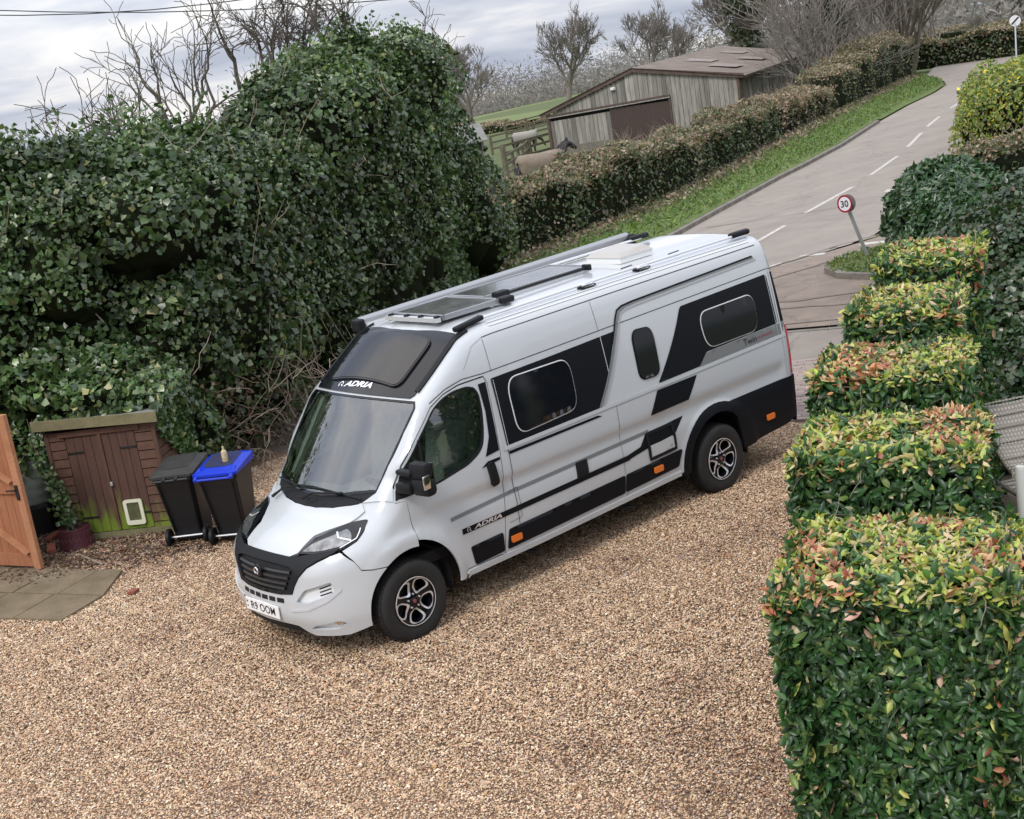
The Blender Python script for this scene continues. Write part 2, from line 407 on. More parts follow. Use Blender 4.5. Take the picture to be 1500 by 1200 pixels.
# ------------------------------------------------------------------ the motorhome
def XZ(l,pr='P'): return [tuple(u) for u in uv(lift(np.array(l),'S'),pr)]
def XY(l,pr='P'): return [tuple(u) for u in uv(lift(np.array(l),'T'),pr)]
def arc(cx,cz,r,a0,a1,n=14): return [(cx+r*math.cos(math.radians(a0+(a1-a0)*i/n)),cz+r*math.sin(math.radians(a0+(a1-a0)*i/n))) for i in range(n+1)]
def build_van():
    van=thing('motorhome','white high-roof camper van with black graphics parked diagonally across the gravel','camper van',(-2.0,0,0))
    pa=M['paint']
    rear=arc(-4.035,.37,.56,112,3)
    left=[(-5.34,.89),(-4.25,.89)]+rear+[(-3.44,.385),(-1.065,.345),(-1.06,.42),(-1.10,.645),(-1.155,.958),(-1.172,1.24),(-1.215,1.80),(-1.222,1.935),(-1.195,2.0),(-.9,2.0),(-.72,1.965),(-.56,1.895),(-.36,1.71),(-.158,1.50),(-.05,1.34),(.0,1.225)]
    fr=[(.13,.70),(.155,.645),(.06,.735),(-.1,.757),(-.3,.779),(-.455,.793)]+[(-.378-.205*y*y,y) for y in (.755,.68,.6,.5,.4,.3,.2,.1,0)]
    half=XZ(left)+XY(fr); full=half+[(a,math.pi-b) for a,b in half[-2::-1]]
    body=panel('body',full,'P',pa,van,usc=.93,step=.04,rim=.02)
    # rear face
    ys=lift(np.array([(-5.34,f) for f in np.linspace(uv(lift(np.array([(-5.34,.89)]),'S'),'P')[0,1],math.pi/2,16)]),'P')
    hb=[(p[1],p[2]) for p in ys]; panel('rear_door',hb+[(-y,z) for y,z in hb[-2::-1]],'B',pa,van,step=.08,rim=.02)
    # cab doors
    dl=[(-.008,1.212),(-.108,1.205),(-.112,.88)]+arc(0.0,.37,.507,103,181)+[(-.50,.345),(-1.05,.345),(-1.048,.42),(-1.088,.645),(-1.143,.958),(-1.160,1.24),(-1.203,1.80),(-1.208,1.93),(-1.185,1.988),(-.9,1.988),(-.72,1.953),(-.56,1.882),(-.36,1.697),(-.163,1.487),(-.06,1.335)]
    hole=[(-.035,1.235),(-.15,1.44),(-.36,1.655),(-.58,1.865),(-.70,1.925),(-.83,1.955),(-.98,1.955),(-1.06,1.925),(-1.088,1.86),(-1.08,1.72),(-1.045,1.55),(-1.0,1.43),(-.93,1.37),(-.80,1.315),(-.45,1.255)]
    hole=rounded(hole,.05)
    for sgn in (1,-1):
        U=XZ(dl); H=XZ(hole)
        if sgn<0: U=[(a,math.pi-b) for a,b in U]; H=[(a,math.pi-b) for a,b in H]
        door=panel('cab_door',U,'P',pa,van,off=.0,usc=.93,holes=[H],rim=.02,step=.05)
        panel('window_pane',H,'P',M['glass'],door,off=-.010,usc=.93,rim=0,step=.06)
        ribbon('window_seal',H,'P',.016,.002,M['plastic'],door,closed=True,th=.01)
        q=XZ([(-.33,1.28),(-.36,1.66)]) ; q=q if sgn>0 else [(a,math.pi-b) for a,b in q]
        ribbon('window_bar',q,'P',.03,.0,M['plastic'],door,th=.01)
        sail=XZ([(-.02,1.225),(-.05,1.30),(-.15,1.445),(-.22,1.50),(-.20,1.26)]); sail=sail if sgn>0 else [(a,math.pi-b) for a,b in sail]
        panel('mirror_sail',sail,'P',M['plastic'],door,off=.008,usc=.93)
        hd=rounded([(-.985,1.26),(-1.065,1.265),(-1.093,1.055),(-1.01,1.045)],.035); hh=XZ(hd); hh=hh if sgn>0 else [(a,math.pi-b) for a,b in hh]
        panel('door_handle',hh,'P',M['plastic'],door,off=.028,usc=.93,rim=.03,step=.03)
        # outer seal line round the door frame
    # fender, between the door, the bonnet and the bumper
    def RZ(l3): return [tuple(u) for u in uv(np.array(l3),'R')]
    a3=[tuple(lift(np.array([(x,z)]),'S')[0]) for x,z in arc(.0,.37,.452,58,103,10)]
    fend=RZ([tuple(lift(np.array([(-.105,1.205)]),'S')[0]),(.0,.89,1.207),(.10,.80,1.195),(.165,.725,1.17),(.195,.784,1.14),(.30,.82,1.06),(.396,.83,1.003),(.52,.775,.955),(.48,.85,.87),(.452,.903,.785),(.36,.93,.765)])+RZ(a3)+RZ([tuple(lift(np.array([(-.105,.88)]),'S')[0])])
    for sgn in (1,-1): panel('front_wing',[(sgn*a,b) for a,b in fend],'R',pa,van,usc=.9,rim=.03,step=.045)
    # bonnet
    bn=[(.735,.36),(.752,.2),(.757,0)]; side=[(.538,.418),(.436,.50),(.30,.625),(.185,.705),(.16,.65)]; cw=[(.205,.55),(.272,.36),(.31,.16),(.318,0)]
    h=[(.788,0),(.782,.2),(.758,.33),(.712,.40)]+side+cw; ful=h+[(a,-b) for a,b in h[-2:0:-1]]
    panel('bonnet',ful,'T',pa,van,rim=.03,step=.045,off=.003)
    for sgn in (1,-1): panel('wing_top',[(-.07,sgn*.875),(-.01,sgn*.79),(.10,sgn*.68),(.15,sgn*.62),(.33,sgn*.54),(.42,sgn*.60),(.32,sgn*.72),(.24,sgn*.80),(.12,sgn*.865),(.0,sgn*.885)],'T',pa,van,off=-.012,rim=.0,step=.04)
    h=[(.235,0),(.225,.154),(.18,.4),(.10,.62),(.05,.735),(.155,.64),(.20,.54),(.267,.355),(.305,.155),(.312,0)]
    cowl=panel('cowl',h+[(a,-b) for a,b in h[-2:0:-1]],'T',M['plastic'],van,off=-.006,rim=.03)
    for k in range(7): ribbon('vent_slot',[(.272-.002*k-.004*0,.36-.12*k),(.272+.0,.27-.12*k)],'T',.018,-.002,M['dark'],cowl)
    # glass
    g=[(-.372-.205*y*y,y) for y in (0,.1,.2,.3,.4,.5,.6,.68,.75)]+[(-.455,.785),(-.3,.772),(-.1,.752),(.05,.732),(.10,.62),(.18,.4),(.225,.154),(.235,0)]
    gl=g+[(a,-b) for a,b in g[-2:0:-1]]
    ws=panel('windscreen',gl,'T',M['glass'],van,off=-.006,rim=0,step=.07)
    ribbon('screen_seal',gl,'T',.028,-.001,M['blackgloss'],ws,closed=True)
    # upper black roof panel with skylight
    pl=[(-.392-.21*y*y,y) for y in (0,.1,.2,.3,.4,.5,.6,.69)]+[(-.53,.715),(-.8,.71),(-1.10,.68),(-1.13,.64),(-1.10,.4),(-1.06,.2),(-1.05,0)]
    pl=pl+[(a,-b) for a,b in pl[-2:0:-1]]
    sk=panel('roof_front_panel',pl,'T',M['blackgloss'],van,off=.012,rim=.02,step=.06)
    fr2=rounded([(-.53,.50),(-.53,-.50),(-.98,-.50),(-.98,.50)],.08)
    panel('skylight',fr2,'T',M['smoke'],sk,off=.034,rim=.03,step=.06)
    ribbon('skylight_frame',fr2,'T',.035,.030,M['blackgloss'],sk,closed=True,th=.02)
    surface_text('lettering','ADRIA',.066,(-.442,-.20),(-.03,1.0),(-.8,0),'T',M['white'],sk,off=.017,bold=.035,shear=.2,fit=.40)
    # emblem beside the lettering: an open ring with a foot
    def emblem(o,du,dv,pr,r,m,parent,off,w=.35):
        o=np.array(o);du=np.array(du);dv=np.array(dv)
        A=[o+du*r*math.cos(t)+dv*r*math.sin(t) for t in np.linspace(math.radians(-20),math.radians(250),14)]
        ribbon('emblem',A,pr,r*w,off,m,parent,step=.01)
        ribbon('emblem',[o+du*r*.2-dv*r*.2, o+du*r*1.5-dv*r*1.0],pr,r*w,off,m,parent,step=.01)
    emblem((-.468,-.262),(0,1),(-.8,0),'T',.028,M['white'],sk,.017)
    # roof edge trims either side of the panel
    for sgn in (1,-1):
        ribbon('roof_trim',XY([(-.56,sgn*.715),(-.85,sgn*.712),(-1.08,sgn*.69),(-1.22,sgn*.685)]),'P',.045,.020,M['plastic'],van,th=.03)
    # bumper
    a3=[tuple(lift(np.array([(x,z)]),'S')[0]) for x,z in arc(.0,.37,.452,-10,56,12)]
    D=math.radians
    bl=[(0,.345),(D(20),.345),(D(30),.335),(D(36),.28),(D(41),.252),(D(60),.25)]+[RZ([a3[0]])[0]]+RZ(a3[1:])+RZ([(.36,.93,.755),(.452,.903,.775),(.48,.85,.86)])+[(D(63),.945),(D(57),.925),(D(50),.89),(D(43),.845),(D(37),.77),(D(33),.69),(D(30.5),.62),(D(20),.605),(0,.602)]
    intake=rounded([(D(32),.555),(D(39),.665),(D(55.5),.735),(D(56.5),.64),(D(40),.555)],.03)
    fogh=rounded([(D(38.5),.315),(D(43),.355),(D(56),.395),(D(60),.36),(D(55),.315)],.02)
    U=bl+[(-a,b) for a,b in bl[-2:0:-1]]
    bump=panel('front_bumper',U,'R',pa,van,usc=.9,rim=.035,step=.045,off=.006,holes=[intake,fogh,[(-a,b) for a,b in intake],[(-a,b) for a,b in fogh]])
    for sgn in (1,-1):
        ik=panel('intake_recess',[(sgn*a,b) for a,b in intake],'R',M['paint_trim'],bump,off=-.03,rim=0,usc=.9)
        for k in range(3): ribbon('intake_slot',[(sgn*D(47.5),.615+k*.028),(sgn*D(54.5),.64+k*.03)],'R',.011,-.027,M['dark'],ik)
        fg=panel('fog_recess',[(sgn*a,b) for a,b in fogh],'R',M['paint_trim'],bump,off=-.03,rim=0,usc=.9)
        c=lift(np.array([(sgn*D(55.5),.362)]),'R')[0]; n=Vector(grad(c[None])[0]); Rm=n.to_track_quat('Z','Y').to_matrix()
        MB().lathe([(0,.004),(.02,.006),(.032,.0),(.036,-.01)],Vector(c)-n*.012,16,Rm).build('fog_lamp',M['chrome'],bump,True)
        ribbon('swage_line',[(sgn*D(28),.475),(sgn*D(40),.50),(sgn*D(52),.575),(sgn*D(60),.66)],'R',.02,.012,pa,bump,th=.01)
    h=[(0,.345),(D(20),.345),(D(30),.335),(D(36),.28),(D(33),.25),(D(20),.265),(0,.27)]
    panel('bumper_lip',h+[(-a,b) for a,b in h[-2:0:-1]],'R',M['plastic'],van,usc=.9,rim=.06,off=-.012)
    for k in range(6):
        a0=D(-25+k*8.2); panel('bumper_slot',[(a0,.535),(a0+D(6.4),.535),(a0+D(6.4),.575),(a0,.575)],'R',M['dark'],bump,off=.009,rim=0,usc=.9)
    # grille
    h=[(0,.922),(D(20),.919),(D(33),.913),(D(45),.938),(D(56),.955),(D(63.5),.968),(D(60),.945),(D(50),.900),(D(43),.855),(D(37),.78),(D(33),.695),(D(30),.622),(D(20),.608),(0,.605)]
    hi=[(0,.862),(D(18),.859),(D(30),.845),(D(34.5),.82),(D(31),.74),(D(27),.655),(D(16),.640),(0,.636)]
    hi=hi+[(-a,b) for a,b in hi[-2:0:-1]]
    gr=panel('grille',h+[(-a,b) for a,b in h[-2:0:-1]],'R',M['plastic'],van,off=.014,rim=.04,usc=.9,holes=[hi],step=.04)
    panel('grille_mesh',hi,'R',M['dark'],gr,off=-.02,rim=0,usc=.9)
    for z,a in ((.805,30),(.755,28),(.705,26),(.66,24)): ribbon('grille_bar',[(-D(a),z),(D(a),z)],'R',.020,.006,M['grillebar'],gr,th=.025)
    MB().lathe([(0,.0),(.05,.0),(.056,-.01)],(.905,0,.79),20,Vector((1,0,.05)).to_track_quat('Z','Y').to_matrix()).build('badge_disc',M['blackgloss'],gr,True)
    mbx=MB(); R=Matrix(((0,0,1),(1,0,0),(0,1,0)))
    mbx.tube([Vector((.915,.027*math.cos(t),.79+.027*math.sin(t))) for t in np.linspace(D(-15),D(250),12)],.008,6)
    mbx.tube([(.915,.0,.775),(.915,.03,.765)],.007,6); mbx.build('emblem',M['chrome'],gr,True)
    # headlights
    hl=[(.205,.772,1.128),(.30,.64,1.105),(.436,.50,1.06),(.55,.432,1.015),(.725,.398,.937),(.66,.60,.945),(.52,.772,.962),(.396,.828,1.005),(.30,.815,1.062)]
    HL=rounded(RZ(hl),.03)
    hl2=rounded(RZ([(.36,.70,1.075),(.45,.55,1.04),(.58,.46,.998),(.69,.43,.95),(.62,.60,.958),(.48,.73,.985),(.40,.77,1.02)]),.04)
    for sgn in (1,-1):
        o=panel('headlight',[(sgn*a,b) for a,b in HL],'R',M['blackgloss'],van,off=.008,usc=.9,rim=.03,step=.03)
        panel('reflector',[(sgn*a,b) for a,b in hl2],'R',M['lens'],o,off=.0105,usc=.9,rim=0,step=.03)
        ribbon('daylight_strip',[(sgn*a,b) for a,b in RZ([(.41,.755,1.012),(.46,.66,1.03),(.42,.60,1.058)])],'R',.016,.0135,M['silver'],o)
        ribbon('daylight_strip',[(sgn*a,b) for a,b in RZ([(.52,.752,.972),(.38,.80,1.02),(.30,.78,1.075)])],'R',.010,.0135,M['silver'],o)
    # plate
    pt=thing_part('number_plate',van)
    R=Matrix.Rotation(math.radians(-2),3,'Y')
    pl=MB().box((.912,-.022,.445),(.012,.52,.112),R,bev=.003).build('number_plate',M['plate'],van); 
    V,F=text_shape('R9 OOM',.074,.012); V[:,0]*=.38/V[:,0].max()
    P=np.stack([np.full(len(V),.9195),-.022-.175+V[:,0],.408+V[:,1]],1); link('lettering',mesh('lettering',P,F),pl,M['ink'])
    MB().box((.9185,-.255,.468),(.002,.022,.018)).build('plate_symbol',M['inkred'],pl); MB().box((.9185,-.255,.425),(.002,.022,.010)).build('plate_symbol',M['ink'],pl)
    # dark structure under the skin: engine bay and wheel housings
    mb=MB(); mb.box((-2.45,0,.50),(5.3,1.5,.34)); mb.box((.22,0,.62),(.7,1.0,.5)); mb.build('underbody',M['dark'],van)
    h=[(.69,0),(.67,.3),(.5,.5),(.2,.72),(.2,0)]; panel('engine_bay',h+[(a,-b) for a,b in h[-2:0:-1]],'T',M['dark'],van,off=-.05,rim=0,smooth=False)
    h=[(0,.3),(D(50),.28),(D(66),.32),(D(70),.6),(D(66),.90),(D(40),.93),(0,.93)]; panel('front_structure',h+[(-a,b) for a,b in h[-2:0:-1]],'R',M['dark'],van,off=-.06,rim=0,usc=.9)
    for xw in (.0,-4.035):
        for s in (1,-1):
            r=.465 if xw==0 else .50
            V=[];F=[];n=20
            for k in range(n+1):
                a=math.radians(-12+204*k/n)
                for y in (.89,.60): V.append((xw+r*math.cos(a)*.99,s*y,.37+r*math.sin(a)*.99))
            for k in range(n): F.append([2*k,2*k+1,2*k+3,2*k+2])
            F.append([2*k+1 for k in range(n+1)])
            link('wheel_housing',mesh('wheel_housing',V,F),van,M['dark'])
    # ---- flush black / grey lines and graphics on the near (left) side, window for window
    gsat=M['blacksat']; K=lambda l: XZ(l)
    panel('side_graphic',K([(-1.268,1.955),(-1.9,1.965),(-2.885,1.99),(-2.80,1.83),(-2.46,1.345),(-1.264,1.335)]),'P',gsat,van,off=.0045,rim=0,usc=.93)
    panel('side_graphic',K([(-1.268,1.290),(-2.40,1.292),(-2.46,1.270),(-1.27,1.262)]),'P',gsat,van,off=.0045,rim=0,usc=.93)
    panel('door_graphic',K([(-1.108,1.945),(-1.196,1.945),(-1.162,1.335),(-1.0,1.32),(-1.085,1.48),(-1.115,1.70)]),'P',gsat,van,off=.0045,rim=0,usc=.93)
    panel('side_graphic',K([(-1.01,1.275),(-1.155,1.275),(-1.15,1.25),(-.93,1.235)]),'P',gsat,van,off=.0045,rim=0,usc=.93)
    panel('side_graphic',rounded(K([(-3.80,2.005),(-5.175,2.03),(-5.185,1.50),(-4.03,1.485),(-3.895,1.372),(-3.272,1.365)]),.03),'P',gsat,van,off=.0045,rim=0,usc=.93)
    panel('side_graphic',K([(-3.825,1.305),(-3.655,1.095),(-3.095,1.088),(-3.235,1.305)]),'P',gsat,van,off=.0045,rim=0,usc=.93)
    panel('side_graphic',K([(-5.215,2.03),(-5.29,2.03),(-5.30,1.50),(-5.21,1.50)]),'P',gsat,van,off=.0045,rim=0,usc=.93)
    panel('grey_band',K([(-5.30,1.487),(-5.235,1.38),(-3.875,1.366),(-4.0,1.470),(-4.1,1.478)]),'P',M['greystripe'],van,off=.003,rim=0,usc=.93)
    # grey and black double line
    dl=[(-2.455,1.35),(-2.62,1.56),(-2.80,1.86),(-2.92,2.08),(-2.97,2.15),(-3.05,2.175),(-3.20,2.185),(-4.0,2.205),(-5.05,2.23)]
    ribbon('grey_line',K(dl),'P',.030,.0065,M['greystripe'],van); 
    ribbon('light_line',K([(x-.028,z-.022) for x,z in dl]),'P',.022,.0075,M['lightgrey'],van)
    ribbon('black_line',K([(x+.014,z+.016) for x,z in dl[2:]]),'P',.018,.0085,gsat,van)
    # windows
    def window(pts,r,trim=True,label=None):
        U=rounded(K(pts),r,6); o=panel('side_window',U,'P',M['blackgloss'],van,off=.016,rim=.016,usc=.93,step=.05,label=label)
        ribbon('window_frame',U,'P',.020,.008,M['window_trim'] if trim else M['plastic'],o,closed=True,step=.04,th=.006); return o
    window([(-1.425,1.905),(-2.20,1.897),(-2.175,1.432),(-1.425,1.402)],.12)
    window([(-3.062,1.935),(-3.345,1.915),(-3.325,1.450),(-3.045,1.458)],.085,False,'small upright side window')
    window([(-4.03,1.878),(-4.90,1.885),(-4.86,1.512),(-4.065,1.515)],.12)
    # stripes under the belt
    ribbon('grey_stripe',K([(-.51,.897),(-1.15,.922),(-3.05,.943)]),'P',.034,.0035,M['greystripe'],van)
    ribbon('black_stripe',K([(-.605,.755),(-1.14,.755),(-2.74,.775)]),'P',.052,.0045,gsat,van)
    panel('swoosh',K([(-2.70,.80),(-2.90,.83),(-3.0,.93),(-3.56,.955),(-3.50,.90),(-3.40,.815),(-3.03,.79),(-2.70,.752)]),'P',gsat,van,off=.0035,rim=0,usc=.93)
    hb=[(-3.01,.925),(-3.02,.665),(-3.39,.672),(-3.375,.93)]
    hatch=panel('service_hatch',K([(-3.03,.80),(-3.035,.685),(-3.375,.69),(-3.37,.80)]),'P',pa,van,off=.008,rim=.01,usc=.93); ribbon('hatch_frame',K(hb),'P',.028,.014,M['plastic'],hatch,closed=True,th=.012)
    panel('hatch_mark',K([(-3.31,.705),(-3.345,.705),(-3.345,.735),(-3.31,.735)]),'P',M['lightgrey'],hatch,off=.010,rim=0)
    panel('socket_flap',rounded(K([(-2.04,.935),(-2.185,.935),(-2.175,.79),(-2.03,.785)]),.012),'P',M['plastic'],van,off=.012,rim=.012,usc=.93,step=.04)
    panel('light_stripe',K([(-2.18,.835),(-2.70,.84),(-2.70,.81),(-2.18,.80)]),'P',pa,van,off=.002,rim=0)
    surface_text('lettering','ADRIA',.036,XZ([(-.735,.738)])[0],(-1.0,0),(0.0,1.05),'P',M['silver'],van,off=.008,bold=.03,shear=.25,fit=.33)
    emblem(XZ([(-.675,.757)])[0],(-1,0),(0,1.05),'P',.017,M['silver'],van,.008)
    surface_text('lettering','Twin',.062,XZ([(-4.60,1.40)])[0],(-1.0,0),(0.0,1.0),'P',M['ink'],van,off=.007,bold=0,fit=.21)
    surface_text('lettering','SUPREME',.024,XZ([(-4.83,1.418)])[0],(-1.0,0),(0.0,1.0),'P',M['inkred'],van,off=.007,bold=.0,fit=.25)
    # lower skirt: black mouldings door, side, rear
    for q in ([(-.672,.592),(-1.05,.598),(-1.045,.425),(-.70,.418)],[(-1.13,.60),(-2.645,.622),(-2.62,.452),(-1.085,.425)],[(-2.665,.622),(-3.475,.636),(-3.40,.475),(-2.635,.455)]):
        panel('side_moulding',rounded(K(q),.02),'P',M['blacksat'],van,off=.012,rim=.012,usc=.93)
    for x,z in ((-1.19,.502),(-3.10,.545),(-4.86,.572)):
        o=panel('side_marker',rounded(K([(x+.062,z-.030),(x+.062,z+.030),(x-.062,z+.030),(x-.062,z-.030)]),.01),'P',M['orange'],van,off=.028 if x>-4 else .034,rim=.014,step=.03)
    # rear bumper / arch in black
    rb=[(-5.335,.905),(-4.26,.905)]+arc(-4.035,.37,.575,112,0)+[(-3.44,.36),(-3.56,.36)]+arc(-4.035,.37,.48,5,118)+[(-4.33,.72),(-4.40,.36),(-5.15,.41),(-5.30,.46),(-5.34,.50)]
    for sgn in (1,-1):
        U=K(rb); U=U if sgn>0 else [(a,math.pi-b) for a,b in U]
        panel('rear_bumper_corner',U,'P',M['blacksat'],van,off=.014,rim=.03,usc=.93)
    panel('rear_bumper',[(.93,.40),(.93,.905),(-.93,.905),(-.93,.40)],'B',M['blacksat'],van,off=.02,rim=.05,step=.08)
    # tail lights
    for s in (1,-1):
        panel('tail_light',[(s*.90,.925),(s*.905,1.15),(s*.89,1.43),(s*.83,1.40),(s*.82,.93)],'B',M['red'],van,off=.02,rim=.03,step=.03)
        t=XZ([(-5.30,.925),(-5.30,1.2),(-5.325,1.45),(-5.35,1.45),(-5.35,.925)]); t=t if s>0 else [(a,math.pi-b) for a,b in t]
        panel('tail_light_side',t,'P',M['red'],van,off=.012,rim=.01,step=.03)
    # seams
    def seam(pts,w=.006,pr='P',off=.0022,mir=True): ribbon('panel_seam',pts,pr,w,off,M['dark'],van,mirror=mir)
    seam(K([(-1.20,2.02),(-1.6,2.025),(-5.28,2.065)]),.007)
    seam(K([(-.56,1.925),(-.75,1.995),(-.95,2.03),(-1.2,2.02)]),.007)
    seam(K([(-1.292,2.01),(-1.30,2.30)]),.004); seam(K([(-2.66,2.04),(-2.66,2.32)]),.004)
    seam(K([(-1.30,2.315),(-1.42,2.322),(-5.15,2.345)]),.008)
    ribbon('panel_seam',K([(-1.0,2.10),(-1.16,2.27),(-1.30,2.315)]),'P',.006,.0022,M['lightgrey'],van)
    seam(K([(-1.262,1.95),(-1.262,.61)]),.006,off=.005); 
    ribbon('panel_seam',K([(-1.236,1.96),(-1.222,1.32)]),'P',.008,.0052,pa,van)
    ribbon('panel_seam',K([(-1.285,1.94),(-1.275,1.34)]),'P',.006,.0052,pa,van)
    ribbon('panel_seam',K([(-2.66,1.985),(-2.66,1.55)]),'P',.008,.0052,pa,van)
    seam(K([(-2.66,1.34),(-2.655,.62)]),.004,off=.003)
    seam(K([(-2.655,.45),(-2.65,.385)]),.004,off=.003)
    seam(K([(-5.155,2.03),(-5.16,1.49)]),.004,off=.005)
    ribbon('panel_seam',K([(-5.155,2.03),(-5.165,1.36)]),'P',.008,.0058,M['lightgrey'],van)
    ribbon('panel_seam',K([(-5.225,2.06),(-5.225,1.35),(-5.235,.93)]),'P',.022,.0062,pa,van)
    seam(rounded(K([(-1.19,.93),(-1.30,.945),(-1.30,.665),(-1.15,.655)]),.01),.004,off=.0055)
    seam(K([(-1.1,.375),(-1.0,.40),(-.56,.392)]),.005)
    ribbon('belt_moulding',K([(-1.22,1.325),(-3.2,1.338),(-5.28,1.356)]),'P',.034,.0075,pa,van,th=.006)
    for y in (.70,.735): ribbon('roof_rib',XY([(-1.45,y),(-3,y),(-5.1,y)]),'P',.010,.006,M['paint_trim'],van,th=.005,mirror=True)
    # raised sill and belt highlight mouldings
    ribbon('sill',K([(-.58,.356),(-1.5,.366),(-3.43,.392)]),'P',.05,.012,pa,van,th=.02,mirror=True)
    # ---- roof furniture
    def rx(x,y,dz=0): 
        p=lift(np.array([(x,y)]),'T')[0]; return Vector((p[0],p[1],p[2]+dz))
    aw=MB().tube([(-1.16,-.84,2.425),(-4.92,-.84,2.492)],.046,12).build('awning_case',M['alu'],van,True)
    for x,z in ((-1.14,2.42),(-4.94,2.475)): MB().box((x,-.82,z-.02),(.09,.13,.12),bev=.02).build('end_cap',M['plastic'],aw)
    MB().box((-3.04,-.78,2.38),(3.7,.05,.06)).build('awning_rail',M['silver'],aw)
    # near roof rail
    rl=MB().tube([rx(-1.35,.655,.035),rx(-3,.655,.04),rx(-5.02,.655,.045)],.014,8).build('roof_rail',M['silver'],van,True)
    for x in (-2.78,-3.55): MB().box(rx(x,.665,.03),(.16,.06,.045),bev=.018).build('rail_foot',M['chrome'],rl,True); MB().box(rx(x,.655,.012),(.20,.07,.02),bev=.008).build('rail_pad',M['plastic'],rl)
    MB().box(rx(-5.08,.64,.05),(.30,.075,.06),bev=.025).build('rail_foot',M['plastic'],rl,True)
    MB().box(rx(-1.28,.66,.035),(.34,.07,.05),Matrix.Rotation(.12,3,'Y'),bev=.02).build('rail_foot',M['plastic'],rl,True)
    r2=MB().tube([rx(-1.35,-.60,.035),rx(-4.9,-.60,.045)],.014,8).build('roof_rail',M['silver'],van,True)
    MB().box(rx(-4.88,-.62,.06),(.30,.075,.06),bev=.025).build('rail_foot',M['plastic'],r2,True)
    # solar panels
    def solar(x0,x1,y0,y1,z,label=None):
        c=[rx(x0,y0,z),rx(x0,y1,z),rx(x1,y1,z),rx(x1,y0,z)]; zz=max(p.z for p in c)
        fr=MB(); w=.035; hh=.045
        for a,b in (((x0,y0),(x0,y1)),((x0,y1),(x1,y1)),((x1,y1),(x1,y0)),((x1,y0),(x0,y0))): fr.beam((a[0],a[1],zz),(b[0],b[1],zz),w,hh)
        f=fr.build('solar_panel',M['alu'],van)
        if label: f['label']=label
        MB().box(((x0+x1)/2,(y0+y1)/2,zz+.012),(abs(x1-x0)-w,abs(y1-y0)-w,.012)).build('cells',M['solar'],f); return f,zz
    f,zz=solar(-1.24,-1.90,-.38,.38,.05,'short solar panel at the front of the roof')
    for y in (-.33,-.09,.12,.35): MB().box((-1.185,y,zz-.005),(.05,.045,.07),bev=.01).build('bracket',M['plastic'],f)
    MB().beam((-1.18,-.38,zz-.01),(-1.18,.38,zz-.01),.05,.04).build('front_bar',M['silver'],f)
    solar(-2.02,-3.40,-.50,.05,.02,'long solar panel in the middle of the roof')
    MB().box(rx(-1.97,.40,.05),(.15,.11,.06),bev=.015).build('cable_box',M['plastic'],van); MB().box(rx(-2.08,.22,.065),(.16,.10,.06),bev=.015).build('cable_box',M['plastic'],van)
    MB().tube([rx(-2.1,.20,.05),rx(-2.8,.17,.045),rx(-3.28,.15,.04)],.014,6).build('roof_bar',M['plastic'],van,True)
    MB().box(rx(-3.30,.15,.045),(.04,.11,.06),bev=.01).build('bracket',M['plastic'],van)
    # roof vent
    v=MB(); c=rx(-3.90,.03,.0); v.prism([(-.24,-.24),(.24,-.24),(.24,.24),(-.24,.24)],0,.06,None,c); v.build('roof_vent',M['plate'],van)
    V=[(-.25,-.25,.06),(.25,-.25,.06),(.25,.25,.06),(-.25,.25,.06),(-.17,-.19,.125),(.19,-.19,.105),(.19,.19,.105),(-.17,.19,.125)]
    MB().add([Vector(p)+c for p in V],[[0,1,5,4],[1,2,6,5],[2,3,7,6],[3,0,4,7],[4,5,6,7]]).build('vent_lid',M['vent'],van)
    for dx,l in ((0,.13),(.7,.12)): MB().tube([rx(-3.42-dx,.50,.02),rx(-3.58-dx,.50,.025)],.006,5).build('aerial',M['plastic'],van)
    # ---- wipers
    def wiper(pts,arm):
        P=lift(np.array(pts),'T'); Nn=grad(P); P=P+Nn*.028
        w=MB().tube([Vector(p) for p in P],.009,5).build('wiper',M['plastic'],van)
        Q=lift(np.array(arm),'T'); Q=Q+grad(Q)*.045; MB().tube([Vector(p) for p in Q],[.016]+[.009]*(len(Q)-1),5).build('wiper_arm',M['plastic'],w)
    wiper([(.14,.64),(.185,.35),(.20,.06)],[(.285,-.03),(.24,.08),(.17,.44)])
    wiper([(.20,.04),(.20,-.25),(.12,-.62)],[(.265,-.55),(.22,-.42),(.21,-.18)])
    # ---- mirrors
    for s in (1,):
        m=MB(); m.box((-.10,s*.965,1.335),(.12,.18,.10),Matrix.Rotation(s*.15,3,'Z'),bev=.03); m.box((-.11,s*.97,1.46),(.08,.20,.05),bev=.02); o=m.build('door_mirror',M['plastic'],van,True)
        MB().box((-.155,s*1.125,1.485),(.11,.205,.15),Matrix.Rotation(s*.1,3,'Z'),bev=.04).build('mirror_upper_shell',M['plastic'],o,True)
        MB().box((-.155,s*1.135,1.345),(.125,.215,.16),Matrix.Rotation(s*.1,3,'Z'),bev=.045).build('mirror_lower_shell',M['plastic'],o,True)
        MB().box((-.115,s*1.236,1.405),(.075,.022,.12),Matrix.Rotation(s*.1,3,'Z'),bev=.01).build('indicator_lens',M['chrome'],o,True)
        MB().box((-.212,s*1.125,1.42),(.012,.17,.24),Matrix.Rotation(s*.1,3,'Z')).build('mirror_glass',M['chrome'],o)
    o=MB().box((-.42,-.99,1.42),(.26,.10,.32),Matrix.Rotation(.05,3,'Z'),bev=.04).build('door_mirror',M['plastic'],van,True); o['label']='folded far-side door mirror'
    # ---- cab interior
    cab=MB(); cab.box((-.6,0,.62),(1.3,1.7,.1)); cab.build('cab_floor',M['dark'],van)
    MB().box((-1.42,0,1.3),(.05,1.66,1.3)).build('bulkhead',M['cabdark'],van)
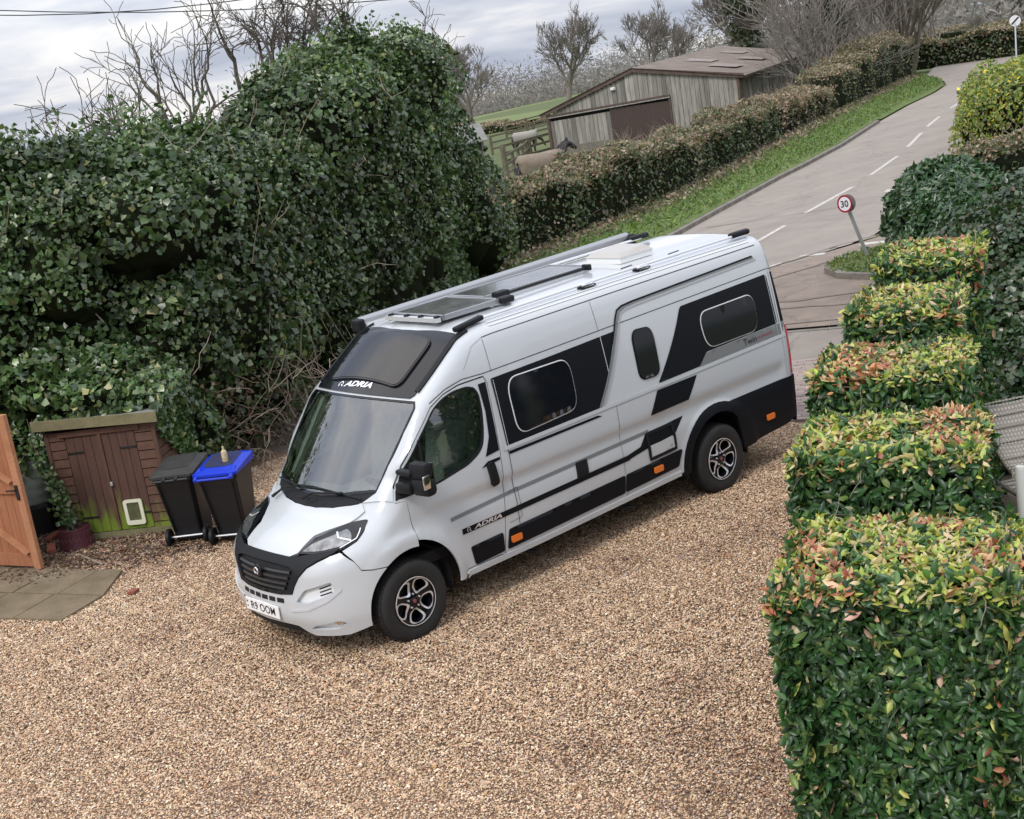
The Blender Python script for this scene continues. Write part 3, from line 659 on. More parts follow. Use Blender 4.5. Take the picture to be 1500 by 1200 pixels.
    h=[(.20,0),(.19,.3),(.14,.55),(.02,.72),(-.16,.72),(-.22,.3),(-.20,0)]
    d=MB().prism(h+[(a,-b) for a,b in h[-2:0:-1]],1.02,1.165); d.build('dashboard',M['dash'],van)
    MB().box((-.02,.02,1.18),(.20,.9,.05),bev=.02).build('dash_top_mat',M['dash'],van)
    st=MB(); st.tube([Vector((-.30,.38,1.20))+Matrix.Rotation(math.radians(-38),3,'Y')@Vector((.19*math.cos(t),.19*math.sin(t),0)) for t in np.linspace(0,2*math.pi,25)],.016,6); st.tube([(-.30,.38,1.20),(-.15,.38,1.08)],.03,8); st.beam((-.30,.20,1.2),(-.30,.56,1.2),.04,.03); st.build('steering_wheel',M['plastic'],van,True)
    for s in (1,-1):
        q=MB(); q.box((-.72,s*.42,.95),(.50,.50,.14),bev=.05); q.box((-.98,s*.42,1.30),(.15,.50,.68),Matrix.Rotation(math.radians(-12),3,'Y'),bev=.06); q.box((-1.08,s*.42,1.70),(.10,.26,.20),Matrix.Rotation(math.radians(-10),3,'Y'),bev=.04); q.box((-.72,s*.42,.78),(.3,.36,.25)); q.build('cab_seat',M['seat'],van,True)
        MB().beam((-.55,s*.70,1.87),(-.06,s*.70,1.27),.05,.05).build('pillar_lining',M['cream'],van)
    MB().box((-.86,.84,1.17),(.5,.03,.30)).build('door_lining',M['doorlin'],van)
    MB().box((-.86,-.84,1.17),(.5,.03,.30)).build('door_lining',M['doorlin'],van)
    MB().box((-.50,0,1.955),(.10,.16,.06),bev=.02).build('inner_mirror',M['plastic'],van)
    # wheels
    for xw,y,z in ((.015,.862,.350),(-4.035,.862,.357),(.015,-.862,.350),(-4.035,-.862,.357)): wheel(van,xw,y,z)
    for x in (-1.35,-2.62): MB().tube([(x,.80,.30),(x-.12,.92,.26)],.02,6).build('jack_point',M['plastic'],van)
    return van
def thing_part(a,b): return None
_wm={}
def wheel(van,x,y,z):
    if not _wm:
        b=MB(); r=.362
        prof=[(.213,.088),(.22,.094),(.25,.104),(.30,.107),(.328,.100),(.345,.085),(.352,.055),(.354,0),(.352,-.055),(.345,-.085),(.30,-.107),(.213,-.09)]
        b.lathe(prof,n=56); _wm['tyre']=b
        t=MB()
        for k in range(56):
            for (w0,w1,da) in ((.028,.076,.0),(-.025,.025,.5),(-.076,-.028,.0)):
                a=2*math.pi*(k+da)/56; c=Vector((math.cos(a),math.sin(a),0)); q=Vector((-c.y,c.x,0)); 
                R=Matrix((q,Vector((0,0,1)),c)).transposed(); t.box(c*.352+Vector((0,0,(w0+w1)/2)),(.028,w1-w0,.010),R)
        _wm['tread']=t
        rim=MB().lathe([(.215,.10),(.205,.104),(.2,.09),(.19,.02),(.185,-.08)],n=40); _wm['rim_barrel']=rim
        lip=MB().lathe([(.214,.100),(.213,.106),(.206,.106),(.205,.099)],n=48); _wm['rim_lip']=lip
        # spoked face with five openings
        S=Vector; holes=[]
        for k in range(5):
            a=2*math.pi*k/5+math.pi/2
            def pp(r,t): return (r*math.cos(a+math.radians(t)),r*math.sin(a+math.radians(t)))
            holes.append(rounded([pp(.075,0),pp(.125,-21),pp(.176,-23),pp(.192,-10),pp(.196,0),pp(.192,10),pp(.176,23),pp(.125,21)],.02,3))
        outer=[(.203*math.cos(t),.203*math.sin(t)) for t in np.linspace(0,2*math.pi,48,endpoint=False)]
        pts=[];ed=[]
        for c in [outer]+holes:
            s=len(pts); pts+=[Vector(p) for p in c]; ed+=[(s+i,s+(i+1)%len(c)) for i in range(len(c))]
        g=[Vector((i*.03,j*.03)) for i in range(-6,7) for j in range(-6,7) if math.hypot(i*.03,j*.03)<.18]; pts+=g
        vs,_,fs,_,_,_=delaunay_2d_cdt(pts,ed,[],0,1e-6); vs2=np.array([tuple(v) for v in vs]); cen=np.array([vs2[list(f)].mean(0) for f in fs]); ok=inside(cen,outer)
        for h in holes: ok&=~inside(cen,h)
        dish=lambda p: .082-.028*math.exp(-((math.hypot(*p)-.11)/.05)**2)
        F=[list(f) for f,k in zip(fs,ok) if k]; V=[(v[0],v[1],dish(v)) for v in vs2]; cnt=set()
        for f in F:
            for i in range(len(f)): cnt.add((f[i],f[(i+1)%len(f)]))
        bd=[(a,b) for a,b in cnt if (b,a) not in cnt]; ix={}
        for a,b in bd:
            for v in (a,b):
                if v not in ix: ix[v]=len(V); V.append((V[v][0],V[v][1],V[v][2]-.035))
        F+=[[b,a,ix[a],ix[b]] for a,b in bd]; _wm['spokes']=MB().add(V,F)
        e=MB()
        for h in holes:
            # polished edge beside each opening: two arms, broad toward the rim
            n=len(h); cx,cy=sum(p[0] for p in h)/n,sum(p[1] for p in h)/n
            o=[(cx+(p[0]-cx)*1.0,cy+(p[1]-cy)*1.0) for p in h]; q=[(cx+(p[0]-cx)*1.36,cy+(p[1]-cy)*1.24) for p in h]
            V=[(p[0],p[1],dish(p)+.004) for p in o]+[(p[0],p[1],dish(p)+.006) for p in q]; e.add(V,[[i,(i+1)%n,n+(i+1)%n,n+i] for i in range(n) if not math.hypot(*h[i])>.1955])
        _wm['polished_edge']=e
        _wm['brake_disc']=MB().lathe([(0,-.02),(.14,-.02),(.14,-.04)],n=24)
        _wm['hub_cap']=MB().lathe([(0,.088),(.024,.088),(.03,.08)],n=16)
        _wm['hub_badge']=MB().lathe([(0,.0895),(.017,.0895),(.018,.088)],n=14)
        bo=MB()
        for k in range(5):
            a=2*math.pi*k/5-math.pi/2; bo.lathe([(0,.076),(.008,.076),(.009,.05)],(.062*math.cos(a),.062*math.sin(a),.008),8)
        _wm['wheel_bolts']=bo
    R=Matrix.Rotation(-math.pi/2 if y>0 else math.pi/2,4,'X')
    w=None
    mats={'tyre':'tyre','tread':'tyre','rim_barrel':'blackgloss','rim_lip':'silver','spokes':'blackgloss','polished_edge':'silver','brake_disc':'rotor','hub_cap':'plastic','hub_badge':'inkred','wheel_bolts':'silver'}
    off=Vector((-2.0,0,0))
    w=bpy.data.objects.new('wheel',None); COL.objects.link(w); w.parent=van; w.location=Vector((x,y,z))-off; w.rotation_euler=R.to_euler()
    for k,b in _wm.items():
        if not hasattr(b,'_me'): b._me=mesh(k,b.v,b.f,True); b._me.set_sharp_from_angle(angle=math.radians(35)); b._me.materials.append(M[mats[k]])
        o=bpy.data.objects.new(k,b._me); COL.objects.link(o); o.parent=w
M['grillebar']=mat('grille_bar',(.035,.036,.038),rough=.3)  # black plastic made lighter: light catching the bars is put into the colour
M['vent']=mat('vent_plastic',(.42,.40,.37),rough=.35)
M['cabdark']=mat('cab_curtain',(.42,.44,.41),rough=.9)
M['dash']=mat('dash_grey',(.20,.215,.205),rough=.7)
M['doorlin']=mat('door_lining',(.22,.27,.24),rough=.7)
M['rotor']=mat('brake_disc',(.05,.05,.05),rough=.5,metal=.5)
van=build_van()
# ------------------------------------------------------------------ ground
M['grass']=mat('meadow_grass',(.055,.085,.018),rough=.9,c2=(.10,.115,.03),scale=.35,bump=.3,bscale=30)
M['verge']=mat('verge_grass',(.085,.145,.025),rough=.9,c2=(.13,.155,.045),scale=2.2,bump=.6,bscale=60)
M['soil']=mat('leafy_soil',(.06,.045,.03),rough=.95,c2=(.12,.095,.06),scale=9,bump=.8,bscale=50)
M['litter']=mat('leaf_litter',(.10,.075,.045),rough=.95,c2=(.20,.16,.10),scale=7,bump=.8,bscale=40)
M['gravelbase']=mat('gravel_bed',(.14,.085,.055),rough=.95,c2=(.28,.18,.11),scale=40,bump=1,bscale=120)
def roadmat(name,c,c2,sc=1.5):
    m=mat(name,c,rough=.85,c2=c2,scale=sc,bump=.25,bscale=160,fac=.2); n=m.node_tree.nodes; l=m.node_tree.links; b=n['Principled BSDF']
    src=b.inputs['Base Color'].links[0].from_socket
    t=n.new('ShaderNodeTexCoord'); mp=n.new('ShaderNodeMapping'); mp.inputs['Rotation'].default_value=(0,0,-math.radians(22)); mp.inputs['Scale'].default_value=(.18,1.2,1); l.new(t.outputs['Object'],mp.inputs[0])
    a=n.new('ShaderNodeTexNoise'); a.inputs['Scale'].default_value=1.1; a.inputs['Detail'].default_value=8; l.new(mp.outputs[0],a.inputs['Vector'])
    v=n.new('ShaderNodeTexVoronoi'); v.feature='DISTANCE_TO_EDGE'; v.inputs['Scale'].default_value=.42; 
    nn=n.new('ShaderNodeTexNoise'); nn.inputs['Scale'].default_value=2.5; nn.inputs['Detail'].default_value=6; l.new(t.outputs['Object'],nn.inputs['Vector'])
    mm=n.new('ShaderNodeMix'); mm.data_type='VECTOR'; mm.inputs[0].default_value=.35; l.new(t.outputs['Object'],mm.inputs['A']); l.new(nn.outputs['Color'],mm.inputs['B']); l.new(mm.outputs['Result'],v.inputs['Vector'])
    r=n.new('ShaderNodeMapRange'); r.inputs[1].default_value=.0; r.inputs[2].default_value=.008; r.inputs[3].default_value=.75; r.inputs[4].default_value=1; l.new(v.outputs['Distance'],r.inputs[0])
    r2=n.new('ShaderNodeMapRange'); r2.inputs[1].default_value=.3; r2.inputs[2].default_value=.7; r2.inputs[3].default_value=.9; r2.inputs[4].default_value=1.08; l.new(a.outputs['Fac'],r2.inputs[0])
    mu=n.new('ShaderNodeMath'); mu.operation='MULTIPLY'; l.new(r.outputs[0],mu.inputs[0]); l.new(r2.outputs[0],mu.inputs[1])
    vs=n.new('ShaderNodeVectorMath'); vs.operation='SCALE'; l.new(src,vs.inputs[0]); l.new(mu.outputs[0],vs.inputs['Scale']); l.new(vs.outputs[0],b.inputs['Base Color'])
    return m
M['road']=roadmat('worn_road',(.30,.262,.222),(.24,.207,.175))
M['apron']=roadmat('old_apron_tarmac',(.27,.215,.17),(.175,.14,.115),2.2)
M['path']=roadmat('footpath_tarmac',(.27,.235,.2),(.22,.19,.16),2)
M['paver']=mat('paver_block',(.34,.27,.235),rough=.85,c2=(.25,.20,.175),scale=6,bump=.3,bscale=80)
M['kerb']=mat('kerb_stone',(.24,.215,.185),rough=.9,c2=(.13,.12,.10),scale=6,bump=.4)
M['line']=mat('worn_road_paint',(.62,.60,.55),rough=.8,c2=(.33,.30,.26),scale=9,fac=.1)
M['slab']=mat('mossy_slab',(.225,.175,.12),rough=.95,spec=.1,c2=(.14,.115,.07),scale=2.6,bump=.5,bscale=60)
HP0=np.array([-15.4,-14.7]); HN=np.array([.3794,-.9253]); HD=np.array([-.9253,-.3794])
def terr(x,y):
    h=(x-HP0[0])*HN[0]+(y-HP0[1])*HN[1]; D=np.hypot(x-6.6,y-10.5)
    return -np.maximum(.075*np.maximum(0,h-2),.035*np.maximum(0,D-78))
rr=np.concatenate([np.linspace(.5,130,90),np.geomspace(134,1500,30)]); aa=np.radians(np.arange(0,360,2.0)); na=len(aa)
X=6.6+rr[:,None]*np.cos(aa); Y=10.5+rr[:,None]*np.sin(aa); Z=terr(X,Y)-.05
V=np.stack([X.ravel(),Y.ravel(),Z.ravel()],1); F=[]
for i in range(len(rr)-1):
    for k in range(na): F.append([i*na+k,(i+1)*na+k,(i+1)*na+(k+1)%na,i*na+(k+1)%na])
F.append(list(range(na)))
tag(link('ground',mesh('ground',V,F,True),None,M['grass']),kind='structure')
def flat(name,pts,z,m,kind='structure',res=None):
    o=link(name,mesh(name,[(x,y,z) for x,y in pts],[list(range(len(pts)))]),None,m); tag(o,kind=kind); return o
d=np.array([-.872,-.489]); mv=np.array([-.489,.872]); A0=np.array([-6.35,.15]); B0=A0+d*2.95; C0=A0+d*4.75; D0=A0+d*5.0
def q(o,t): return tuple(o+mv*t)
flat('gravel_bed',[q(A0,-9),q(A0,6.5),(6,13),(16,9),(13,-7),(3.5,-9),(-4,-9.5)],.0,M['gravelbase'])
flat('footpath',[q(B0,-8),q(B0,5),q(C0,5),q(C0,-8)],.004,M['path'])
flat('road_apron',[q(D0,-7),q(D0,5),(-16.0,-1.6),(-18.2,-5.2),(-17.6,-6.1),(-14.6,-6.45),(-13.6,-8.0)],.008,M['apron'])
K=[(-6,-8.0),(-10,-9.0),(-14,-10.35),(-18.04,-11.94),(-20.63,-13.0),(-23.07,-13.98),(-25.62,-15.0),(-27.93,-15.85),(-31.86,-17.4),(-38.16,-20.25),(-43.41,-22.45),(-48.21,-24.2),(-51.3,-25.6),(-53.7,-27.2),(-55.6,-29.0),(-57.5,-30.6)]
Rr=[(-10.2,-5.4),(-14.5,-6.35),(-17.5,-6.4),(-21.5,-7.9),(-27.4,-10.3),(-36.3,-14.6),(-45,-18.9),(-53,-22.6),(-57,-23.0),(-62,-21)]
flat('road',K+[(-63,-33.6),(-75,-39),(-77,-35.5),(-67,-29.5),(-72,-22),(-69,-19)]+Rr[::-1]+[(-8,-6.5)],.004,M['road'])
# verge on the far side, with a kerb
HB=[(-8,-11.6),(-12,-12.9),(-17.74,-14.29),(-19.46,-14.9),(-22.34,-15.9),(-29.85,-19.2),(-37.61,-22.6),(-45.18,-25.9),(-57.08,-30.9)]
def strip_mesh(a,b,z,n):
    def rs(p,n):
        p=np.array(p,float); s=np.r_[0,np.cumsum(np.linalg.norm(np.diff(p,axis=0),axis=1))]; t=np.linspace(0,s[-1],n); return np.stack([np.interp(t,s,p[:,k]) for k in (0,1)],1)
    A,B=rs(a,n),rs(b,n); V=[];F=[];w=7
    for i in range(n):
        for k in range(w):
            u=k/(w-1); p=A[i]*(1-u)+B[i]*u; V.append((p[0],p[1],(z if k else (z if i<n*.62 else .006))+.05*math.sin(math.pi*u)+.012*math.sin(i*2.3+k*1.7)*(k>0)))
    for i in range(n-1):
        for k in range(w-1): F.append([i*w+k,i*w+k+1,(i+1)*w+k+1,(i+1)*w+k])
    return V,F,A,B
V,F,A_,B_=strip_mesh([(x+HN[0]*.14,y+HN[1]*.14) for x,y in K],HB,.075,90)
tag(link('grass_verge',mesh('grass_verge',V,F,True),None,M['verge']),kind='structure')
V2,F2,_,_=strip_mesh([(x-HN[0]*.3,y-HN[1]*.3) for x,y in HB],[(x+HN[0]*1.2,y+HN[1]*1.2) for x,y in HB],.085,60)
tag(link('hedge_bank',mesh('hedge_bank',V2,F2,True),None,M['litter']),kind='structure')
# kerb stones
kb=thing('kerb','line of grey kerb stones along the grass verge','kerb',(-30,-16.7,0)); del kb['category'],kb['label']; kb['kind']='structure'
cube=mesh('kerb_stone',*(lambda b:(b.v,b.f))(MB().box((0,0,0),(.9,.13,.22),bev=.015))); cube.materials.append(M['kerb'])
def along(P,step):
    P=np.array(P,float); s=np.r_[0,np.cumsum(np.linalg.norm(np.diff(P,axis=0),axis=1))]; t=np.arange(step/2,s[-1],step)
    pt=np.stack([np.interp(t,s,P[:,k]) for k in (0,1)],1); e=np.stack([np.interp(t+.2,s,P[:,k]) for k in (0,1)],1)-pt
    return [(p,math.atan2(v[1],v[0])) for p,v in zip(pt,e)]
for p,a in along(K[1:10],.915):
    o=bpy.data.objects.new('kerb_stone',cube); COL.objects.link(o); o.parent=kb; o.location=(p[0]+30,p[1]+16.7,-.005); o.rotation_euler=(rnd.gauss(0,.02),0,a)
# centre line marks
for i,(a,b) in enumerate([((-16.9,-8.85),(-18.6,-9.45)),((-20.06,-10.0),(-23.64,-11.2)),((-25.47,-11.93),(-28.88,-13.35)),((-30.73,-14.22),(-34.04,-15.87)),((-35.65,-16.68),(-38.51,-18.0)),((-41,-19.1),(-44.5,-20.5)),((-47,-21.6),(-50.5,-22.9))]):
    a,b=np.array(a),np.array(b); t=(b-a)/np.linalg.norm(b-a); n_=np.array([-t[1],t[0]])*.055
    o=flat('road_marking',[a-n_,b-n_,b+n_,a+n_],.010,M['line'])
# worn edge dashes of the side road and ghost letters beside the hedge
for k in range(8):
    a=np.array((-13.2,-6.9))+np.array((-.62,.09))*k; flat('road_marking',[a,a+(-.40,.05),a+(-.40+.02,.05+.09),a+(.02,.09)],.0125,M['line'])
for (x,y,l) in ((-22.6,-9.6,1.0),(-24.2,-10.2,.9),(-26.2,-11.0,1.0),(-15.3,-6.6,.5),(-16.4,-6.0,.6)):
    a=np.array((x,y)); t=np.array((-.6,.8)); u=np.array((-.9,-.4)); flat('road_marking',[a,a+t*.12*4,a+t*.12*4+u*l*.4,a+u*l*.45],.0125,M['line'])
flat('path_edging',[q(C0-d*.02,-7),q(C0-d*.02,5),q(C0+d*.10,5),q(C0+d*.10,-7)],.012,M['kerb'])
o=flat('manhole_cover',[q(C0+d*1.05,-.10),q(C0+d*1.05,.62),q(C0+d*1.5,.62),q(C0+d*1.5,-.10)],.014,M['path'])
# tar seams and stains on the old apron and the road
M['tar']=mat('dark_tar_seam',(.16,.13,.105),rough=.9,c2=(.18,.145,.12),scale=7,fac=.1)
def seam_strip(pts,w):
    P=[np.array(p,float) for p in pts]; out=[]
    for i in range(len(P)-1):
        for k in range(6): out.append(P[i]+(P[i+1]-P[i])*k/6+rg.normal(size=2)*.035)
    out.append(P[-1]); out=np.array(out); t=np.gradient(out,axis=0); t/=np.linalg.norm(t,axis=1,keepdims=True); n_=np.stack([-t[:,1],t[:,0]],1); ww=w*rg.uniform(.3,1.3,len(out))[:,None]
    V=[(x,y,.0165) for x,y in out+n_*ww]+[(x,y,.0165) for x,y in out-n_*ww]; m_=len(out)
    return tag(link('tar_seam',mesh('tar_seam',V,[[m_+i,m_+i+1,i+1,i] for i in range(m_-1)]),None,M['tar']),kind='structure')
seam_strip([q(C0+d*1.6,-5),q(C0+d*1.9,-2),q(C0+d*1.6,0),q(C0+d*1.95,2.5)],.06); seam_strip([q(C0+d*2.6,-4),q(C0+d*2.3,-1),q(C0+d*2.9,1.5)],.10); seam_strip([q(C0+d*.5,-4),q(C0+d*.62,2)],.03)
seam_strip([(-13.4,-6.7),(-15.0,-6.55),(-17.6,-6.3),(-19,-6.9)],.05); seam_strip([(-12.6,-6.0),(-14.2,-5.75),(-15.2,-5.6)],.04)
seam_strip([(-18.5,-11.6),(-21,-9.2),(-21.8,-8.2)],.02)
flat('road_patch',[(-19.2,-8.4),(-22.2,-9.3),(-21.6,-10.4),(-18.8,-9.5)],.0155 if 0 else .0055,M['path'])
# pavers
bp=thing('block_paving','',None,(A0[0],A0[1],0)); bp['kind']='structure'
flat('paving_bed',[q(A0,-9),q(A0,5),q(B0,5),q(B0,-9)],.002,mat('joint_sand',(.13,.10,.08),rough=.95))
pvm=[]
for k in range(4):
    me=mesh('brick',*(lambda b:(b.v,b.f))(MB().box((0,0,0),(.196,.096,.05),bev=.006))); c=.8+.14*k
    me.materials.append(mat('paver_block',(.30*c,.235*c,.205*c),rough=.85,c2=(.24*c,.185*c,.16*c),scale=6,bump=.3,bscale=80)); pvm.append(me)
ang=math.atan2(mv[1],mv[0]); cells=[]
for i in range(29):
    for j in range(-14,16):
        t=j*.2+(.1 if i%2 else 0); cells.append((abs(t-.9)*1.0+i*.02,i,t))
cells.sort(); rest=MB()
for c,(_,i,t) in enumerate(cells):
    p=A0+d*(.05+i*.1005)+mv*t; z=.004+rnd.uniform(-.004,.005)
    if c<300:
        o=bpy.data.objects.new('brick',rnd.choice(pvm)); COL.objects.link(o); o.parent=bp; o.location=(p[0]-A0[0],p[1]-A0[1],z); o.rotation_euler=(rnd.gauss(0,.012),rnd.gauss(0,.012),ang+rnd.gauss(0,.01))
    else: rest.box((p[0],p[1],z),(.196,.096,.05),Matrix.Rotation(ang,3,'Z'))
o=rest.build('brick_field',M['paver'],bp); o['kind']='stuff'
# traffic island tip
isl=[(-13.55,-3.4),(-13.62,-4.5),(-14.0,-5.05),(-14.6,-5.35),(-15.4,-5.3),(-16.0,-4.9),(-16.6,-3.9),(-15.5,-2.4),(-13.6,-2.2)]
MB().prism([(x,y) for x,y in isl],.0,.11).build('island_kerb',M['kerb']).__setitem__('kind','structure')
cx,cy=-15,-3.9; flat('island_grass',[(cx+(x-cx)*.9,cy+(y-cy)*.9) for x,y in isl],.115,M['verge'])
# paving slabs bottom left
ps=thing('patio','',None,(1.2,-3.8,0)); ps['kind']='structure'
ax=np.array([.39,-.92]); ay=np.array([.92,.39])*-1; o0=np.array([1.60,-2.78])
for (x0,x1,y0,y1) in ((0,.62,0,.60),(.64,1.26,0,.60),(1.28,1.9,0,.60),(1.92,2.6,0,.6),(-.0,.60,.62,1.28),(.62,1.22,.62,1.28),(1.24,1.84,.62,1.28),(1.86,2.5,.62,1.28),(2.62,3.2,0,.6)):
    P=[o0+ax*a+ay*b for a,b in ((x0,y0),(x1,y0),(x1,y1),(x0,y1))]
    if y0>.1 and x0<.1: P[3]=o0+ax*.30+ay*1.28
    b=MB().prism([tuple(p) for p in P],-.01,.032+rnd.uniform(-.004,.006)); b.build('slab',M['slab'],ps)

# ------------------------------------------------------------------ loose gravel: tiles of single stones, scattered by geometry nodes
PW_=[[.25,.20,.12,.06,.15,.05,.12,.05],[.25,.20,.12,.06,.15,.05,.12,.05],[.23,.20,.13,.07,.16,.06,.10,.05],[.19,.11,.22,.12,.18,.10,.06,.02],[.22,.26,.07,.05,.13,.03,.16,.08]]
def stone_tile(seed,n,S):
    r=np.random.default_rng(seed); th=np.linspace(0,2*np.pi,6,endpoint=False)
    base=np.array([[math.cos(t)*.5,math.sin(t)*.5,0] for t in th]+[[.24*math.cos(t+.5),.24*math.sin(t+.5),.42] for t in th[::2]]+[[0,0,-.35]])
    Fb=np.array([[0,1,6],[1,2,6],[2,7,6],[2,3,7],[3,4,7],[4,8,7],[4,5,8],[5,0,8],[0,6,8],[6,7,8],[1,0,9],[3,2,9],[5,4,9]])
    P=np.stack([r.uniform(-S/2,S/2,n),r.uniform(-S/2,S/2,n),r.uniform(.000,.012,n)],1); sz=r.gamma(9,1/9,n)*.0138
    sc=np.stack([sz*r.uniform(.9,1.5,n),sz*r.uniform(.6,1.0,n),sz*r.uniform(.45,.85,n)],1)
    V=base[None]*sc[:,None]*(1+r.normal(size=(n,10,3))*.12)
    a=r.uniform(0,6.28,n); tl=r.normal(size=n)*.35
    c,s=np.cos(tl)[:,None],np.sin(tl)[:,None]; x=V[...,0]*c-V[...,2]*s; z=V[...,0]*s+V[...,2]*c
    c,s=np.cos(a)[:,None],np.sin(a)[:,None]; V=np.stack([x*c-V[...,1]*s,x*s+V[...,1]*c,z],-1)+P[:,None]
    F=(Fb[None]+np.arange(n)[:,None,None]*10).reshape(-1,3)
    cols=np.array([(.52,.35,.20),(.70,.55,.38),(.28,.15,.085),(.36,.29,.24),(.53,.33,.22),(.12,.075,.055),(.62,.44,.26),(.74,.62,.49)]); k=r.choice(8,n,p=PW_[seed%5])
    C=np.repeat(np.clip(cols[k]*(1+r.normal(size=(n,1))*.16),.02,.85),10,0)
    me=mesh('gravel_tile',V.reshape(-1,3),F,False,C); me.materials.append(M['stone']); return me
M['stone']=leafmat('pebbles',rough=.75,tr=0,spec=.35)
S=.6; tiles=[bpy.data.objects.new('gravel_tile',stone_tile(50+k,2300,S)) for k in range(5)]
gp=np.array([q(A0,-4.2),q(A0,1.9),(-5.6,2.1),(.2,5.6),(3,10),(9.5,8),(7,.5),(2.5,-5.6),(-2.2,-5.8)])
pts=[(x,y) for x in np.arange(-11,10,S*.93) for y in np.arange(-7,12,S*.93)]
pts=np.array(pts); pts=pts[inside(pts,[tuple(p) for p in gp])]
vis=[]
Cp=np.array((6.618,10.511,4.762))
for x,y in pts:
    dd=Vector((x,y,0))-Vector(Cp); z=dd.dot(_f)
    if z<1: continue
    u_,v_=dd.dot(_r)/z*2122,dd.dot(_u)/z*2122
    if abs(u_)<1000 and abs(v_)<860: vis.append((x,y))
vis=np.array(vis)
ng=bpy.data.node_groups.new('scatter_gravel','GeometryNodeTree'); ng.interface.new_socket('Geometry',in_out='INPUT',socket_type='NodeSocketGeometry'); ng.interface.new_socket('Geometry',in_out='OUTPUT',socket_type='NodeSocketGeometry')
gi=ng.nodes.new('NodeGroupInput'); go=ng.nodes.new('NodeGroupOutput'); jn=ng.nodes.new('GeometryNodeJoinGeometry')
kat=ng.nodes.new('GeometryNodeInputNamedAttribute'); kat.data_type='INT'; kat.inputs[0].default_value='kind_id'
rat=ng.nodes.new('GeometryNodeInputNamedAttribute'); rat.data_type='FLOAT_VECTOR'; rat.inputs[0].default_value='rot'
for k,t in enumerate(tiles):
    oi=ng.nodes.new('GeometryNodeObjectInfo'); oi.inputs[0].default_value=t; ip=ng.nodes.new('GeometryNodeInstanceOnPoints')
    cm=ng.nodes.new('FunctionNodeCompare'); cm.data_type='INT'; cm.operation='EQUAL'; cm.inputs[3].default_value=k; ng.links.new(kat.outputs[0],cm.inputs[2])
    ng.links.new(gi.outputs[0],ip.inputs['Points']); ng.links.new(cm.outputs[0],ip.inputs['Selection']); ng.links.new(oi.outputs['Geometry'],ip.inputs['Instance']); ng.links.new(rat.outputs[0],ip.inputs['Rotation']); ng.links.new(ip.outputs[0],jn.inputs[0])
ng.links.new(jn.outputs[0],go.inputs[0])
me=bpy.data.meshes.new('loose_gravel'); me.from_pydata([(x,y,.002+.010*math.sin(x*1.3+y*.7)+.006) for x,y in vis],[],[])
a=me.attributes.new('kind_id','INT','POINT'); nzv=vnoise(np.stack([vis[:,0],vis[:,1],0*vis[:,0]],1),.55,8)+.5*vnoise(np.stack([vis[:,0],vis[:,1],0*vis[:,0]],1),1.6,2)+rg.normal(size=len(vis))*.28; mul=(np.hypot(vis[:,0]+.3,vis[:,1]+4.3)<1.5)|(vis[:,1]>5.0); a.data.foreach_set('value',[3 if (v>.75 or (mm_ and rnd.random()<.7)) else 4 if v<-.7 else rnd.randrange(3) for v,mm_ in zip(nzv,mul)])
a=me.attributes.new('rot','FLOAT_VECTOR','POINT'); a.data.foreach_set('vector',np.array([(0,0,rnd.randrange(4)*math.pi/2) for _ in vis],np.float32).ravel())
g=bpy.data.objects.new('loose_gravel',me); COL.objects.link(g); g['kind']='stuff'; g.modifiers.new('scatter','NODES').node_group=ng
# ------------------------------------------------------------------ vegetation builders
M['leaf']=leafmat('ivy_leaves',rough=.30,tr=.18,spec=.6)
M['leaf2']=leafmat('hedge_leaves',rough=.5,tr=.2)
M['leaf3']=leafmat('laurel_leaves',rough=.36,tr=.22,spec=.5)
M['leaffar']=leafmat('distant_foliage',rough=1,tr=0,spec=0)
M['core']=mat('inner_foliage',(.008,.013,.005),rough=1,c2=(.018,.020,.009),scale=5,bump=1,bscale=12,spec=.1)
M['bark']=mat('winter_bark',(.10,.085,.065),rough=.95,c2=(.16,.14,.11),scale=8,bump=.5,bscale=40)
M['barkd']=mat('dark_twigs',(.085,.07,.055),rough=.95)
M['barkfar']=mat('distant_twigs',(.21,.185,.16),rough=1)
M['twig']=mat('dead_stems',(.17,.13,.09),rough=.95,c2=(.30,.25,.19),scale=12)
IVY=[(.058,.106,.030),(.092,.152,.050),(.14,.20,.078),(.034,.066,.022),(.22,.26,.11),(.36,.35,.16),(.15,.20,.11)]
IVW=[.27,.28,.16,.18,.06,.015,.08]
def lump_mesh(blobs,scale,m,name,parent,seg=20):
    V=[];F=[];n0=0
    for (c,r) in blobs:
        r=np.array(r); us=np.linspace(0,2*np.pi,seg,endpoint=False); vs=np.linspace(.02,np.pi-.02,seg//2)
        P=np.array([[math.sin(v)*math.cos(u),math.sin(v)*math.sin(u),math.cos(v)] for v in vs for u in us])
        P=P*(r*scale)*(1+.10*vnoise(P*3+np.array(c),1.5,3))[:,None]+np.array(c); P[:,2]=np.maximum(P[:,2],-.02+0*P[:,2]+min(0,terr(c[0],c[1])))
        V.append(P); k=len(vs)
        F+=[[n0+i*seg+j,n0+(i+1)*seg+j,n0+(i+1)*seg+(j+1)%seg,n0+i*seg+(j+1)%seg] for i in range(k-1) for j in range(seg)]; n0+=len(P)
    o=link(name,mesh(name,np.concatenate(V),F,True),parent,m); o['kind']='stuff'; return o
